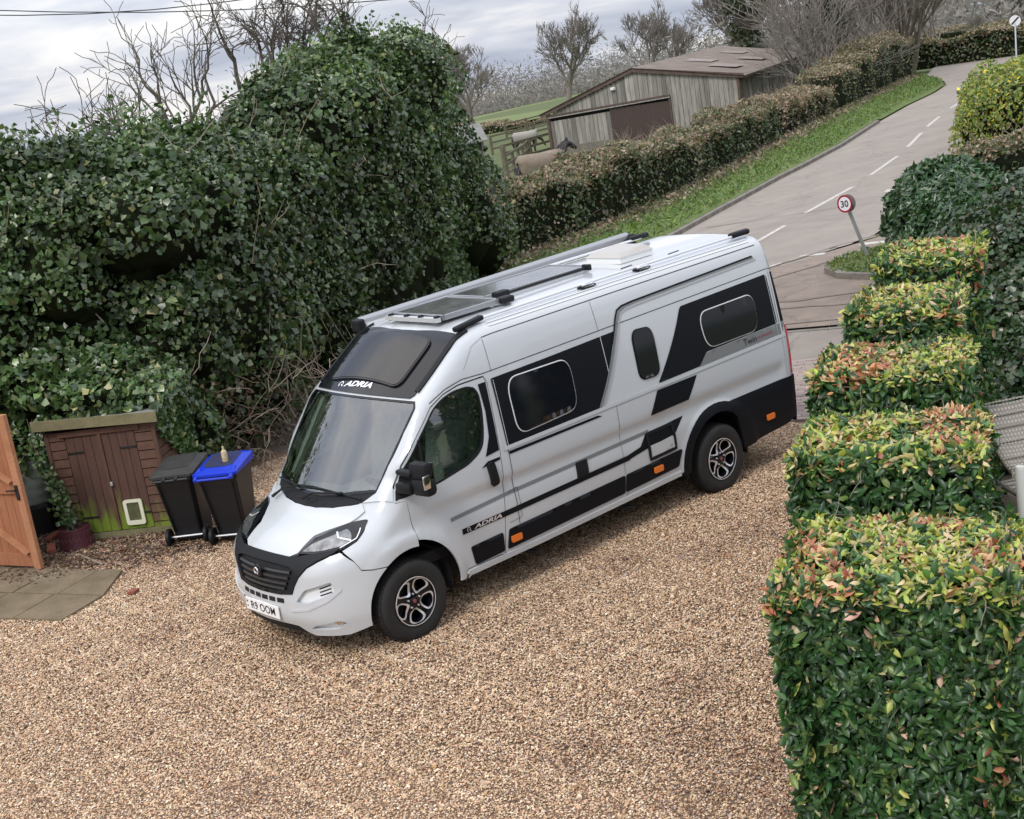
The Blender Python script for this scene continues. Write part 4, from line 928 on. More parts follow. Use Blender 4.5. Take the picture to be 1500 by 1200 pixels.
def blob_points(blobs,n,depth=.16,lum=.10,hollow=.0,zmin=0):
    A=np.array([ (r[0]*r[1]*r[2])**(2/3) for c,r in blobs]); k=rg.choice(len(blobs),int(n*1.9),p=A/A.sum())
    d=rg.normal(size=(len(k),3)); d/=np.linalg.norm(d,axis=1,keepdims=True); d[:,2]=np.where(d[:,2]<-.35,-d[:,2],d[:,2])
    C=np.array([c for c,r in blobs])[k]; R=np.array([r for c,r in blobs])[k]
    nz=vnoise(d*R*1.0+C,2.2,5)*lum+vnoise(d*R+C,5.5,6)*lum*.5
    P=C+d*R*(1+nz-np.minimum(rg.exponential(depth*.4,len(k)),depth))[:,None]
    Nn=d/R; Nn/=np.linalg.norm(Nn,axis=1,keepdims=True)
    keep=P[:,2]>zmin
    for i,(c,r) in enumerate(blobs):
        q=(((P-np.array(c))/np.array(r))**2).sum(1); keep&=~((q<.74)&(k!=i))
    if hollow: keep&=(vnoise(P,1.6,9)+.5*vnoise(P,4,12)>-hollow)
    # thin out what faces away from the drive
    away=(Nn@np.array([.64,.77,.0]))<-.45; keep&=~(away&(rg.random(len(P))<.65))
    P,Nn=P[keep][:n],Nn[keep][:n]; return P,Nn
def twigs(n,box,length,m,name,parent,r=.006,seed=1,curve=.25,dirbias=(0,0,.4),pts=None):
    """n loose curved stems as one mesh of thin three-sided tubes"""
    g=np.random.default_rng(seed); mb=MB(); lo,hi=(np.array(box[0]),np.array(box[1])) if box else (0,1)
    for i in range(n):
        p=(lo+(hi-lo)*g.random(3)) if pts is None else pts[g.integers(len(pts))]; dv=g.normal(size=3)+np.array(dirbias); dv/=np.linalg.norm(dv); l=length*g.uniform(.5,1.3); P=[]
        for k in range(5): P.append(tuple(p)); p=p+dv*l/4; dv=dv+g.normal(size=3)*curve; dv/=np.linalg.norm(dv)
        mb.tube(P,[r,r*.9,r*.8,r*.6,r*.3],3,False)
    o=mb.build(name,m,parent); o['kind']='stuff'; return o
def branch_tree(mb,p,dv,l,r,lev,g,spread=.55,up=.25,nb=(3,4),minr=.004,tw=1):
    P=[p]; q=Vector(p); dv=Vector(dv).normalized(); n=4 if lev>1 else 3; R=[r]
    for k in range(n):
        dv=(dv+Vector(g.normal(size=3))*.13*tw+Vector((0,0,up*.22))).normalized(); q=q+dv*l/n; P.append(q.copy()); R.append(max(r*(1-.5*(k+1)/n),minr))
    mb.tube(P,R,6 if lev>3 else (4 if lev>1 else 3),False)
    if lev==0: return
    for k in range(g.integers(nb[0],nb[1]+1)):
        t=g.uniform(.35,1.0); i=min(int(t*n),n-1); f=t*n-i; b=Vector(P[i]).lerp(Vector(P[i+1]),f)
        ax=Vector(g.normal(size=3)).cross(dv).normalized(); nd=(dv*math.cos(spread*g.uniform(.6,1.3))+ax*math.sin(spread*g.uniform(.6,1.3))).normalized()
        branch_tree(mb,b,nd,l*g.uniform(.55,.8),max(r*.5,minr),lev-1,g,spread,up,nb,minr,tw)
    branch_tree(mb,P[-1],dv,l*.7,max(r*.5,minr),lev-1,g,spread,up,nb,minr,tw)
_trees={}
def bare_tree(key,base,h,label,group=None,rz=0,s=1.0,name='bare_tree',lev=5,r=.2,spread=.5,nb=(2,3),m='barkfar',stems=1,minr=.01,lean=(0,0,1),seed=1,up=.25):
    """trunk and crown meshes are built once per key, then shared between copies"""
    if key not in _trees:
        g=np.random.default_rng(seed); tr=MB(); cr_=MB()
        for s_ in range(stems):
            dv=Vector(lean)+Vector(g.normal(size=3))*(.0 if stems==1 else .25); dv.z=abs(dv.z); b0=Vector((g.normal()*.25,g.normal()*.25,0)) if stems>1 else Vector((0,0,0))
            P=[b0]; q=b0.copy(); d_=dv.normalized(); hh=.26 if stems==1 else .2
            for k in range(3): q=q+d_*hh/3*10; d_=(d_+Vector(g.normal(size=3))*.08).normalized(); P.append(q.copy())
            tr.tube(P,[r*1.15,r,r*.9,r*.82],8,False)
            for k in range(3 if stems==1 else 2):
                ax=Vector(g.normal(size=3)).cross(d_).normalized(); t=g.uniform(.5,1.0); b=P[2].lerp(P[3],t)
                branch_tree(cr_,b,(d_+ax*math.tan(spread*g.uniform(.6,1.2))).normalized(),2.6,r*.6,lev-1,g,spread,up,nb,minr)
            branch_tree(cr_,P[3],d_,3.0,r*.7,lev-1,g,spread,up,nb,minr)
        a=mesh('trunk',tr.v,tr.f,True); a.materials.append(M['bark' if m!='barkfar' else m]); b=mesh('crown',cr_.v,cr_.f,True); b.materials.append(M[m])
        zt=max(v[2] for v in cr_.v); _trees[key]=(a,b,zt)
    a,b,zt=_trees[key]; sc=h/zt
    t=thing(name,label,'tree',base,rz,group); t.scale=(sc*s,sc*s,sc)
    for n_,me in (('trunk',a),('crown',b)):
        o=bpy.data.objects.new(n_,me); COL.objects.link(o); o.parent=t
    return t
def leafobj(name,P,Nn,size,cols,w,m,parent,aspect=.75,tilt=.55,droop=.5,fold=.12,quad=False,jit=.2,shade=None):
    C=pal(len(P),cols,w,jit)
    if shade is not None: C=np.clip(C*shade[:,None],.003,.9)
    V,F,CC=leaves(P,Nn,size,C,aspect,tilt,droop,fold,quad)
    o=link(name,mesh(name,V,F,False,CC),parent,m); return o

# ------------------------------------------------------------------ ivy hedge and ivy tree on the left
def front(t):   # front line of the overgrown boundary
    P=np.array([(3.4,-6.7),(1.6,-6.35),(.3,-6.1),(-.9,-5.75),(-1.7,-5.75),(-2.6,-6.3),(-4.4,-7.5),(-6.6,-8.7),(-9,-10.3),(-11.2,-11.5),(-12.6,-12.4)]); s=np.linspace(0,1,len(P)); return np.array([np.interp(t,s,P[:,0]),np.interp(t,s,P[:,1])])
def htop(t): return np.interp(t,[0,.2,.3,.4,.5,.575,.62,.66,.7,.75,.8,.87,.93,1.0],[4.4,4.42,4.38,4.3,4.3,4.15,4.6,4.95,4.98,5.2,5.25,5.05,4.4,3.2])
bw=np.array([-.55,-.83])
def ivy_blobs(t0,t1,n,seed):
    g=np.random.default_rng(seed); B=[]
    for t in np.linspace(t0,t1,n):
        f=front(t); H=htop(t)+g.uniform(-.12,.12)
        c=f+bw*1.25; B.append(((c[0],c[1],H*.45),(1.35,1.35,H*.55)))
        c=f+bw*1.3+g.normal(size=2)*.2; B.append(((c[0],c[1],H-1.0),(1.15,1.15,1.0)))
        for k in range(7):
            z=g.uniform(.25,H-.7); c=f+bw*g.uniform(.25,.6)+g.normal(size=2)*.15; r=g.uniform(.45,.85); B.append(((c[0],c[1],z),(r,r,r*.85)))
    return B
iv=thing('ivy_hedge','long overgrown hedge of dark green ivy behind the shed and bins','hedge',(-1,-7.5,0))
it=thing('ivy_tree','tall rounded tree smothered in glossy ivy behind the camper van','tree',(-9,-11.5,0))
B1=ivy_blobs(.10,.585,12,3)+[((-.62,-5.25,1.72),(.62,.5,.42)),((-.1,-5.85,1.75),(.6,.55,.5)),((-1.1,-5.0,1.2),(.42,.42,.7)),((-1.5,-5.2,.6),(.4,.45,.7)),((-.36,-4.98,1.66),(.55,.42,.2)),((-.05,-5.45,1.68),(.5,.42,.22)),((-.75,-4.75,1.5),(.35,.35,.3))]; B2=ivy_blobs(.63,.80,8,4)+[((-9.4,-11.6,4.2),(1.1,1.2,.95)),((-10.9,-11.9,2.6),(1.15,1.2,1.7)),((-11.9,-12.4,1.5),(1.1,1.1,1.5)),((-12.7,-12.9,.8),(.95,.95,1.0)),((-10.2,-11.4,3.4),(.9,.9,.9))]
for t,B,n in ((iv,B1,125000),(it,B2,95000)):
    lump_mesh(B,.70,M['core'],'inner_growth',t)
    P,Nn=blob_points(B,n,depth=.2,lum=.13,hollow=1.25)
    dull=.8+.35*vnoise(P,1.1,31)
    # clustered flecks: some patches have larger, paler leaves
    big=(vnoise(P,2.2,77)>.15); sz=np.where(big,.108,.080)*rg.uniform(.6,1.3,len(P))
    o=leafobj('leaves',P,Nn,sz,IVY,IVW,M['leaf'],t,aspect=.95,tilt=.75,shade=dull); o['kind']='stuff'
    sp=P[rg.integers(0,len(P),260)]+Nn[rg.integers(0,len(P),260)]*.0
    twigs(90,None,.9,M['twig'],'dead_stems',t,r=.008,seed=9,pts=sp,curve=.35,dirbias=(.2,.25,.1))
# a second, deeper layer of leaves so the hollows read as shaded ivy
for t,(t0,t1),n in ((iv,(.10,.585),26000),(it,(.6,.95),20000)):
    tt=rg.uniform(t0,t1,n); f=np.array([front(a) for a in tt]); H=htop(tt); zz=rg.random(n); P=np.stack([f[:,0],f[:,1],zz*(H-.5)+.05],1); P[:,:2]+=bw*(rg.uniform(.15,.75,n))[:,None]
    P[:,:2]+=bw*(.35*vnoise(P,1.4,63))[:,None]; o=leafobj('inner_leaves',P,np.tile([.55,.8,.35],(n,1)),.085,IVY,IVW,M['leaf'],t,aspect=.9,tilt=.6); o['kind']='stuff'
# upright sprigs breaking the outline
for t,(t0,t1),n in ((iv,(.0,.58),2600),(it,(.6,.98),3000)):
    tt=rg.uniform(t0,t1,n//26); PP=[];NN=[]
    for q_ in tt:
        f=front(q_)+bw*rg.uniform(.5,2.0); H=htop(q_)+rg.uniform(-.35,.05); dv=np.array([rg.normal()*.25,rg.normal()*.25,1.]); L_=rg.uniform(.2,.55)
        for k in range(26):
            PP.append(np.array([f[0],f[1],H])+dv*L_*k/26+rg.normal(size=3)*.06); NN.append(rg.normal(size=3)+np.array([.4,.5,.3]))
    PP=np.array(PP); NN=np.array(NN); NN/=np.linalg.norm(NN,axis=1,keepdims=True)
    o=leafobj('sprigs',PP,NN,.08,IVY[:5],IVW[:5],M['leaf'],t,tilt=.6); o['kind']='stuff'
# brown thicket low down between the bins and the van
th_=thing('bramble_thicket','tangle of bare brown stems at the foot of the ivy behind the blue-lidded bin','undergrowth',(-2.4,-5.6,0))
o=twigs(420,((-4.4,-7.4,.05),(-1.6,-5.1,1.15)),.75,M['twig'],'stems',th_,r=.007,seed=5,curve=.35,dirbias=(.1,.1,.2))
P=np.stack([rg.uniform(-4.2,-1.5,3800),rg.uniform(-6.9,-4.9,3800),rg.uniform(.02,1.3,3800)],1); k=(P[:,1]>-5.0-(-P[:,0]-1.5)*.85-1.3)&(P[:,1]<-4.9-(-P[:,0]-1.5)*.6); P=P[k]
o=leafobj('leaves',P,np.tile([.5,.6,.3],(len(P),1)),.07,[(.13,.09,.055),(.07,.05,.03),(.20,.15,.09),(.03,.06,.02),(.05,.09,.04)],[.3,.25,.15,.15,.15],M['leaf2'],th_,tilt=.9); o['kind']='stuff'
# bare branches rising out of the ivy
def shoots(name,label,base,n,l,seed,r=.03,lev=3,spread=.55,m='barkd',lean=(0,0,1),w=.5,group=None):
    t=thing(name,label,'tree',base,0,group); g=np.random.default_rng(seed)
    for k in range(n):
        mb=MB(); b=Vector(base)+Vector((g.normal()*w,g.normal()*w,0)); dv=Vector(lean)+Vector(g.normal(size=3))*.28
        branch_tree(mb,b,dv,l*g.uniform(.6,1.1),r,lev,g,spread,.3,(2,4),.006,2.2); mb.build('branch',M[m],t,True)
    return t
G_='bare trees rising out of the ivy'
shoots('bare_tree','bare knobbly twigged tree above the ivy at the left edge of the picture',(.6,-8.6,3.1),8,1.0,21,r=.035,lev=3,group=G_,w=.5)
shoots('bare_tree','thin bare saplings just right of the knobbly leftmost tree',(-2.0,-9.3,3.8),6,.75,22,r=.018,lev=2,group=G_,w=.5)
shoots('bare_tree','bare pale tree leaning right where the low ivy meets the tall ivy tree',(-4.6,-9.2,3.7),8,1.15,23,r=.045,lev=3,m='bark',lean=(-.15,0,1),group=G_,w=.4)
shoots('bare_tree','bare crown poking from the top of the tall ivy tree',(-8.6,-11.4,4.7),12,.95,24,r=.04,lev=3,group=G_,w=.9)
shoots('bare_tree','few curved bare shoots on the right shoulder of the ivy tree',(-10.9,-12.2,4.2),6,.95,25,r=.025,lev=2,group=G_,w=.4,lean=(-.5,0,.9))
# ------------------------------------------------------------------ roadside hedges
HEC=[(.065,.105,.042),(.10,.145,.065),(.16,.19,.10),(.20,.17,.10),(.03,.05,.022),(.13,.16,.09)]
HTC=[(.34,.24,.175),(.27,.20,.14),(.20,.15,.10),(.14,.15,.07),(.40,.32,.23)]
def road_hedge(label,P,W_,H,n,seed,size=.11,group='clipped roadside hedges',name='hedge',brown=.08,z0=0,twn=700,green=1.0,offs=.0):
    P=np.array(P,float); t=thing(name,label,'hedge',(P[0][0],P[0][1],0),0,group)
    s=np.r_[0,np.cumsum(np.linalg.norm(np.diff(P,axis=0),axis=1))]; L_=s[-1]
    def at(u,v,h):
        x=np.interp(u,s,P[:,0]); y=np.interp(u,s,P[:,1]); dx=np.interp(u+.3,s,P[:,0])-np.interp(u-.3,s,P[:,0]); dy=np.interp(u+.3,s,P[:,1])-np.interp(u-.3,s,P[:,1]); l=np.hypot(dx,dy)+1e-9
        return np.stack([x-dy/l*v,y+dx/l*v,h],1), np.stack([-dy/l,dx/l,0*l],1)
    Hh=(lambda u: np.interp(u,np.linspace(0,L_,len(H)),H)) if hasattr(H,'__len__') else (lambda u: 0*u+H)
    n=int(n*1.6); m=int(n*.45); u=rg.uniform(0,L_,n); side=np.where(np.arange(n)<m,0,np.where(rg.random(n)<.85,1,-1))
    v=np.where(side==0,rg.uniform(-W_/2,W_/2,n),side*W_/2); hh=np.where(side==0,1.0,rg.uniform(0,1,n)**.8)
    # sign: +v must face the road
    Q,Nv=at(u,v,hh*Hh(u)); nz=vnoise(Q,1.3,seed)*.16+vnoise(Q,4,seed+1)*.07; dep=np.minimum(rg.exponential(.07,n),.3)
    nn=np.where((side==0)[:,None],np.array([0,0,1.]),Nv*np.sign(v)[:,None]); Q=Q+nn*(nz-dep)[:,None]; Q[:,2]+=np.where(side==0,1,hh)*(.14*np.sin(u*1.7+seed)+.10*np.sin(u*.61+1)+.10*vnoise(np.stack([u,0*u,0*u],1),2.6,seed)); Q[:,2]=np.where(side==0,Q[:,2]-np.abs(v/W_*2)**4*.18,Q[:,2])
    Q[:,2]+=z0
    top=np.clip((hh-.82)/.18,0,1); k=rg.random(n)<(top*.6+brown*.45+.2*(vnoise(Q,.9,seed+5)>.35))
    C=np.where(k[:,None],pal(n,HTC,[.3,.25,.2,.15,.1]),pal(n,HEC,[.3*green,.25*green,.15,.1,.2,.1])) 
    V,F,CC=leaves(Q,nn,size*rg.uniform(.6,1.3,n),C,.6,.8,.5,.1); o=link('leaves',mesh('leaves',V,F,False,CC),t,M['leaf2']); o['kind']='stuff'
    # inner core
    k=max(4,int(L_/1.2)); us=np.linspace(.15,L_-.15,k); V=[];F=[]
    prof=[(-.33,-.05),(-.34,.5),(-.30,.80),(0,.84),(.30,.80),(.34,.5),(.33,-.05)]
    for a,b in prof: q_,_=at(us,np.full(k,a*W_),b*Hh(us)); q_[:,2]+=z0; V.append(q_)
    V=np.stack(V,1).reshape(-1,3); w=len(prof); F=[[i*w+j,i*w+j+1,(i+1)*w+j+1,(i+1)*w+j] for i in range(k-1) for j in range(w-1)]+[list(range(w)),[(k-1)*w+j for j in range(w)][::-1]]
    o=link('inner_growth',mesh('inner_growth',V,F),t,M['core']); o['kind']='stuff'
    if twn:
        pp=Q[rg.integers(0,n,400)]; twigs(twn,None,.5,M['twig'],'twigs',t,r=.006,seed=seed,pts=pp,dirbias=(0,0,1.0))
    return t
HL=[(-9.5,-13.2),(-13.3,-14.3),(-17.9,-15.4),(-22.5,-17.0),(-29.9,-20.3),(-33.5,-21.9)]
road_hedge('long ivy-green hedge with a brown clipped top between the verge and the barn paddock',HL,1.6,[1.6,1.65,1.68,1.55,1.45,1.45],38000,41,twn=1400)
road_hedge('short reddish brown beech hedge beyond the long green hedge',[(-34.2,-22.2),(-41.5,-25.3)],1.5,1.35,9000,43,brown=1.2,green=.3,twn=500)
road_hedge('tall rounded hedge end where the verge meets the far junction',[(-42.3,-25.7),(-57.6,-32.2)],2.0,[1.5,2.0,2.3,2.35,1.9],14000,44,brown=.3,twn=300)
road_hedge('dark clipped hedge across the far side of the junction',[(-66.5,-38.6),(-64.0,-35.2),(-66.3,-30.6),(-71,-20)],1.6,1.55,20000,45,size=.17,brown=.4,twn=0)
road_hedge('second brown hedge up the field behind the dark junction hedge',[(-96,-60),(-92,-50),(-98,-36)],1.8,1.6,6000,46,size=.17,brown=1.2,twn=0,z0=-.9)
road_hedge('low dark field hedge behind the paddock fences',[(-98,-125),(-93,-100),(-95,-84)],2.0,1.3,6000,47,size=.24,brown=1.3,twn=0,z0=-4.3,group='distant field hedges')
# ------------------------------------------------------------------ far woods and trees
def far_mass(name,line,h,n,seed,size,cols,depth=14):
    P=np.array(line,float); s=np.linspace(0,1,len(P)); u=rg.random(n); c=np.stack([np.interp(u,s,P[:,k]) for k in (0,1)],1)
    H=h*(1+.32*np.sin(u*len(line)*9+seed)+.2*np.sin(u*len(line)*31+1)); zz=rg.random(n)**1.7
    c=c+rg.normal(size=(n,2))*depth*.5; Q=np.stack([c[:,0],c[:,1],terr(c[:,0],c[:,1])+zz*H],1)
    V,F,CC=leaves(Q,np.tile([.6,.7,.4],(n,1)),size*rg.uniform(.6,1.6,n),pal(n,cols,[1]*len(cols),.07),.22,.5,.5,.02)
    return tag(link(name,mesh(name,V,F,False,CC),None,M['leaffar']),kind='stuff')
FARC=[(.19,.175,.155),(.21,.19,.17),(.17,.165,.14),(.225,.205,.185),(.16,.165,.135)]  # distance haze is put into these wood colours: lighter and greyer
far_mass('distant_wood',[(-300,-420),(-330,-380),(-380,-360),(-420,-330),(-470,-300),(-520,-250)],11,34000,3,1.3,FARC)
far_mass('distant_wood',[(-560,-560),(-640,-520),(-760,-480)],16,9000,4,2.2,[(.27,.28,.29),(.31,.32,.33)],30)  # bluer, paler grey: haze painted into the farthest wood
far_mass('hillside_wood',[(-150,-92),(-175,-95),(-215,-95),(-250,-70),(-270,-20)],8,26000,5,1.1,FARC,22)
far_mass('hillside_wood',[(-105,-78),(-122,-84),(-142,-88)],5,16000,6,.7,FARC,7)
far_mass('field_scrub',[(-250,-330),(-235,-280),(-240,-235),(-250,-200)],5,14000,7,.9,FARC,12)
GT='bare winter trees behind the paddock'
def tz(x,y): return float(terr(x,y))
bare_tree('round',(-66.5,-76.0,tz(-66.5,-76)),9.0,'round spreading bare tree beside the little stable',GT,lev=6,spread=.55,nb=(2,3),r=.32,minr=.022,seed=101,s=1.15)
bare_tree('round',(-103,-103,tz(-103,-103)),11.5,'bare tree with upright twigs left of the barn roof end',GT,rz=2.1,s=.95)
bare_tree('round',(-100,-88,tz(-100,-88)),9.5,'faint bare tree showing above the barn roof ridge',GT,rz=4.0)
bare_tree('round',(-108,-84,tz(-108,-84)),12.0,'taller bare tree above the middle of the barn roof',GT,rz=1.0)
bare_tree('round',(-112,-96,tz(-112,-96)),8,'small bare tree between the two trees over the barn',GT,rz=3.3)
bt=bare_tree('oak',(-76,-56.5,tz(-76,-56.5)),15.5,'big dark ivy-clad oak behind the barn roof',GT,lev=6,spread=.62,nb=(2,3),r=.55,minr=.03,m='barkd',seed=107,s=1.15)
P,Nn=blob_points([((-76,-56.5,tz(-76,-56)+3),(1.2,1.2,3.2)),((-75.6,-55.8,tz(-76,-56)+6),(1.7,1.7,2.2)),((-77.5,-57,tz(-76,-56)+7.5),(1.4,1.4,1.6)),((-74.2,-55.6,tz(-76,-56)+8.3),(1.0,1.0,1.2))],3500,depth=.4)
c_=leafobj('ivy',P,Nn,.32,[(.03,.045,.02),(.045,.06,.025),(.07,.075,.045)],[1,1,1],M['leaf2'],None); c_.parent=bt; c_.matrix_parent_inverse=(Matrix.LocRotScale(bt.location,bt.rotation_euler,bt.scale)).inverted(); c_['kind']='stuff'
GS='bare scrubby trees along the hedge beside the road'
sc_=[(-50.5,-31.8,8.0,'tangle','twiggy brown thorn tree nearest the barn end wall',1.3),(-54.5,-33.5,8.6,'tangle','twiggy brown tree just beyond the thorn tree',1.2),(-58.5,-36.5,8.0,'tangle2','bare tree in the middle of the scrub row above the hedge',1.2),(-63.5,-38.5,7.6,'tangle','dense brown tree toward the far end of the scrub row',1.3),(-70,-43,8.0,'tangle2','farthest brown tree of the scrub row',1.3),(-47.5,-29.5,4.6,'tangle2','low scrub tree leaning over the hedge by the barn',1.5),(-75,-41,7.5,'tangle','brown tree half hidden behind the multi-stemmed roadside tree',1.4)]
for i,(x,y,h,k,lb,s) in enumerate(sc_): bare_tree(k,(x,y,tz(x,y)-.1),h,lb,GS,rz=i*1.7,s=s,lev=4,stems=4,r=.09,spread=.55,nb=(2,3),minr=.014,m='barkfar',seed=110 if k=='tangle' else 117)
P,Nn=blob_points([((-53.5,-33.3,3.6),(.9,.9,3.4)),((-53.2,-33,6.4),(.8,.8,1.6))],2200,depth=.4); ivt=thing('ivy_clad_trunk','narrow ivy-wrapped tree trunk rising among the brown scrub trees','tree',(-53.5,-33.3,0)); o=leafobj('leaves',P,Nn,.24,[(.03,.05,.02),(.05,.07,.03)],[1,1],M['leaf2'],ivt); o['kind']='stuff'; MB().tube([(-53.5,-33.3,-.1),(-53.4,-33.2,4),(-53.2,-33,8.5)],[.3,.22,.08],8).build('trunk',M['bark'],ivt,True)
bare_tree('multi',(-58.8,-32.6,0),8.2,'multi-stemmed pale bare tree at the end of the hedge by the junction',GS,lev=4,stems=7,r=.16,spread=.38,nb=(2,3),minr=.02,m='bark',seed=131,up=.5,s=.9)
bare_tree('round',(-160,-82,tz(-160,-82)),9,'grey bare tree on the slope right of the junction','bare trees on the far slope',rz=.6,s=1.2)
bare_tree('round',(-150,-70,tz(-150,-70)),8.5,'grey bare tree near the top right corner','bare trees on the far slope',rz=2.6,s=1.3)
bare_tree('round',(-88,-46,tz(-88,-46)),3.2,'small upright dark sapling in the field behind the junction hedge','bare trees on the far slope',rz=1.6,s=.6)
bare_tree('round',(-58,-22.5,0),7.5,'bare branch tree reaching in at the top right corner above the far sign','bare trees on the far slope',rz=5,s=1.0)
# verge grass blades and dead leaves on the bank
n=9000; u=rg.integers(0,89,n); v=rg.random(n); f=rg.random(n); P=A_[u]*(1-f[:,None])+A_[np.minimum(u+1,89)]*f[:,None]; Q=B_[u]*(1-f[:,None])+B_[np.minimum(u+1,89)]*f[:,None]; P=P*(1-v[:,None])+Q*v[:,None]
P3=np.stack([P[:,0],P[:,1],np.full(n,.16)],1); o=leafobj('verge_grass_blades',P3,np.tile([.7,.7,.2],(n,1)),.16,[(.11,.19,.04),(.15,.22,.05),(.19,.21,.09),(.08,.13,.035)],[1,1,.5,1],M['leaf2'],None,aspect=.25,droop=-1); tag(o,kind='stuff')
n=9000; u=rg.integers(0,88,n); f=rg.random((n,1)); P=B_[u]*(1-f)+B_[u+1]*f+HN*rg.normal(.1,.35,(n,1)); P3=np.stack([P[:,0],P[:,1],np.full(n,.13)+rg.random(n)*.12],1)
o=leafobj('dead_grass_and_leaves',P3,np.tile([.3,.4,.8],(n,1)),.13,[(.26,.20,.13),(.18,.13,.08),(.34,.28,.2),(.10,.08,.05),(.08,.12,.03)],[1,1,.6,1,.6],M['leaf2'],None,aspect=.5,tilt=.8); tag(o,kind='stuff')
# ------------------------------------------------------------------ buildings
M['board']=[mat('weathered_board',(.225*c,.212*c,.19*c),rough=.95,c2=(.12*c,.108*c,.094*c),scale=3,stretch=(3,3,.35),bump=.4,bscale=30) for c in (.95,1.3,1.6,1.95)]
M['rust']=mat('rusty_steel',(.062,.042,.035),rough=.7,c2=(.055,.035,.03),scale=5)
M['cement']=mat('fibre_cement_roof',(.215,.175,.145),rough=.95,c2=(.15,.122,.102),scale=1.2,bump=.3)
M['rooflight']=mat('roof_light_sheet',(.24,.19,.155),rough=.5)
M['block']=mat('concrete_block',(.20,.18,.155),rough=.95,c2=(.13,.12,.10),scale=3)
M['trimwood']=mat('brown_timber_trim',(.075,.05,.04),rough=.8,c2=(.12,.085,.065),scale=4)
bw_=Vector((-.4385,.8987,0)); bv=Vector((-.8987,-.4385,0)); BR=Vector((-46.14,-33.05,0))
barn=thing('timber_barn','old barn of grey weathered upright boards with a brown sliding door','barn',(BR.x,BR.y,-.9))
def bp_(a,v,z): return BR+bw_*(-a)+bv*v+Vector((0,0,z))       # a metres along the gable from the near right corner, v metres back
eL,eR,pk=(9.32,1.19),(0,1.744),(4.854,2.62)
def roofz(a): return eR[1]+(pk[1]-eR[1])*a/pk[0] if a<pk[0] else pk[1]+(eL[1]-pk[1])*(a-pk[0])/(eL[0]-pk[0])
def woodbot(a): return -.25-.022*a
g=np.random.default_rng(3)
W0=.222
for i in range(42):
    a0=i*W0; a1=a0+W0*.93; zb=woodbot(a0)
    for (lo,hi) in ([(roofz((a0+a1)/2)-.0,zb)] if a0<3.2 else [(roofz((a0+a1)/2)-.0,1.33-.036*a0 +.02)] if a0<6.2 else [(roofz((a0+a1)/2),1.33-.036*a0+.02),(1.33-.036*a0-.12,zb)]):
        t=lo-.06; b=hi+g.uniform(-.03,.03)
        if t-b<.1: continue
        off=-.02-g.uniform(0,.025) if b>.5 else (-.05 if a0>6.2 else -.02)-g.uniform(0,.02)
        m_=MB(); P=[bp_(a0,off,b),bp_(a1,off,b),bp_(a1,off,t),bp_(a0,off,t)]; Q=[p-bv*.022 for p in P]; m_.add(P+Q,[[4,5,6,7],[3,2,1,0],[0,1,5,4],[1,2,6,5],[2,3,7,6],[3,0,4,7]])
        m_.build('board',M['board'][g.choice(4,p=[.15,.35,.35,.15])],barn)
for i in range(60):
    v0=i*.27; z=1.70
    m_=MB(); x=.01+g.uniform(0,.03); P=[bp_(-x,v0,-.6),bp_(-x,v0+.25,-.6),bp_(-x,v0+.25,z),bp_(-x,v0,z)]; Q=[p+bw_*.02 for p in P]; m_.add(P+Q,[[4,5,6,7],[3,2,1,0],[0,1,5,4],[1,2,6,5],[2,3,7,6],[3,0,4,7]]); m_.build('board',M['board'][g.choice(4,p=[.3,.4,.2,.1])],barn)
b=MB(); b.add([bp_(0,.05,-1.2),bp_(9.32,.05,-1.6),bp_(9.32,.05,1.1),bp_(4.854,.05,2.5),bp_(0,.05,1.65)],[[0,1,2,3,4]]); b.add([bp_(.05,.05,-1.2),bp_(.05,16.4,-1.2),bp_(.05,16.4,1.65),bp_(.05,.05,1.65)],[[0,1,2,3]]); b.add([bp_(9.3,.05,-1.6),bp_(9.3,16.4,-1.6),bp_(9.3,16.4,1.1),bp_(9.3,.05,1.1)],[[0,1,2,3]]); b.add([bp_(0,16.4,-1.2),bp_(9.3,16.4,-1.6),bp_(9.3,16.4,1.1),bp_(4.854,16.4,2.5),bp_(0,16.4,1.65)],[[0,1,2,3,4]]); b.build('wall',M['dark'],barn)
b=MB(); 
for a0,a1 in ((0,3.2),(6.2,9.32)): b.add([bp_(a0,-.09,-1.6),bp_(a1,-.09,-1.6),bp_(a1,-.09,woodbot(a1)+.02),bp_(a0,-.09,woodbot(a0)+.02)],[[0,1,2,3]]); b.add([bp_(a0,.05,woodbot(a0)+.02),bp_(a1,.05,woodbot(a1)+.02),bp_(a1,-.09,woodbot(a1)+.02),bp_(a0,-.09,woodbot(a0)+.02)],[[0,1,2,3]])
b.build('plinth',M['block'],barn)['kind']='stuff'
def corrug(name,p00,du,dv,nu,amp,m,parent,nrm):
    V=[];F=[]; n=nu*6
    for i in range(n+1):
        o=nrm*(amp*math.cos(2*math.pi*i/6)); V+=[p00+du*(i/n)+o,p00+du*(i/n)+dv+o]
    for i in range(n): F.append([2*i,2*i+2,2*i+3,2*i+1])
    return link(name,mesh(name,V,F,True),parent,m)
dr=corrug('sliding_door',bp_(3.24,-.10,-.75),bp_(6.22,-.10,-.75)-bp_(3.24,-.10,-.75),Vector((0,0,1.80)),15,.018,M['rust'],barn,bv)
MB().beam(bp_(3.2,-.14,1.22),bp_(9.3,-.14,1.0),.12,.05).build('door_track',M['board'][2],barn); MB().beam(bp_(3.2,-.10,1.31),bp_(9.3,-.10,1.09),.04,.07).build('door_track',M['trimwood'],barn)
MB().beam(bp_(3.22,-.10,1.25),bp_(3.22,-.10,-.7),.07,.07).build('door_post',M['trimwood'],barn)
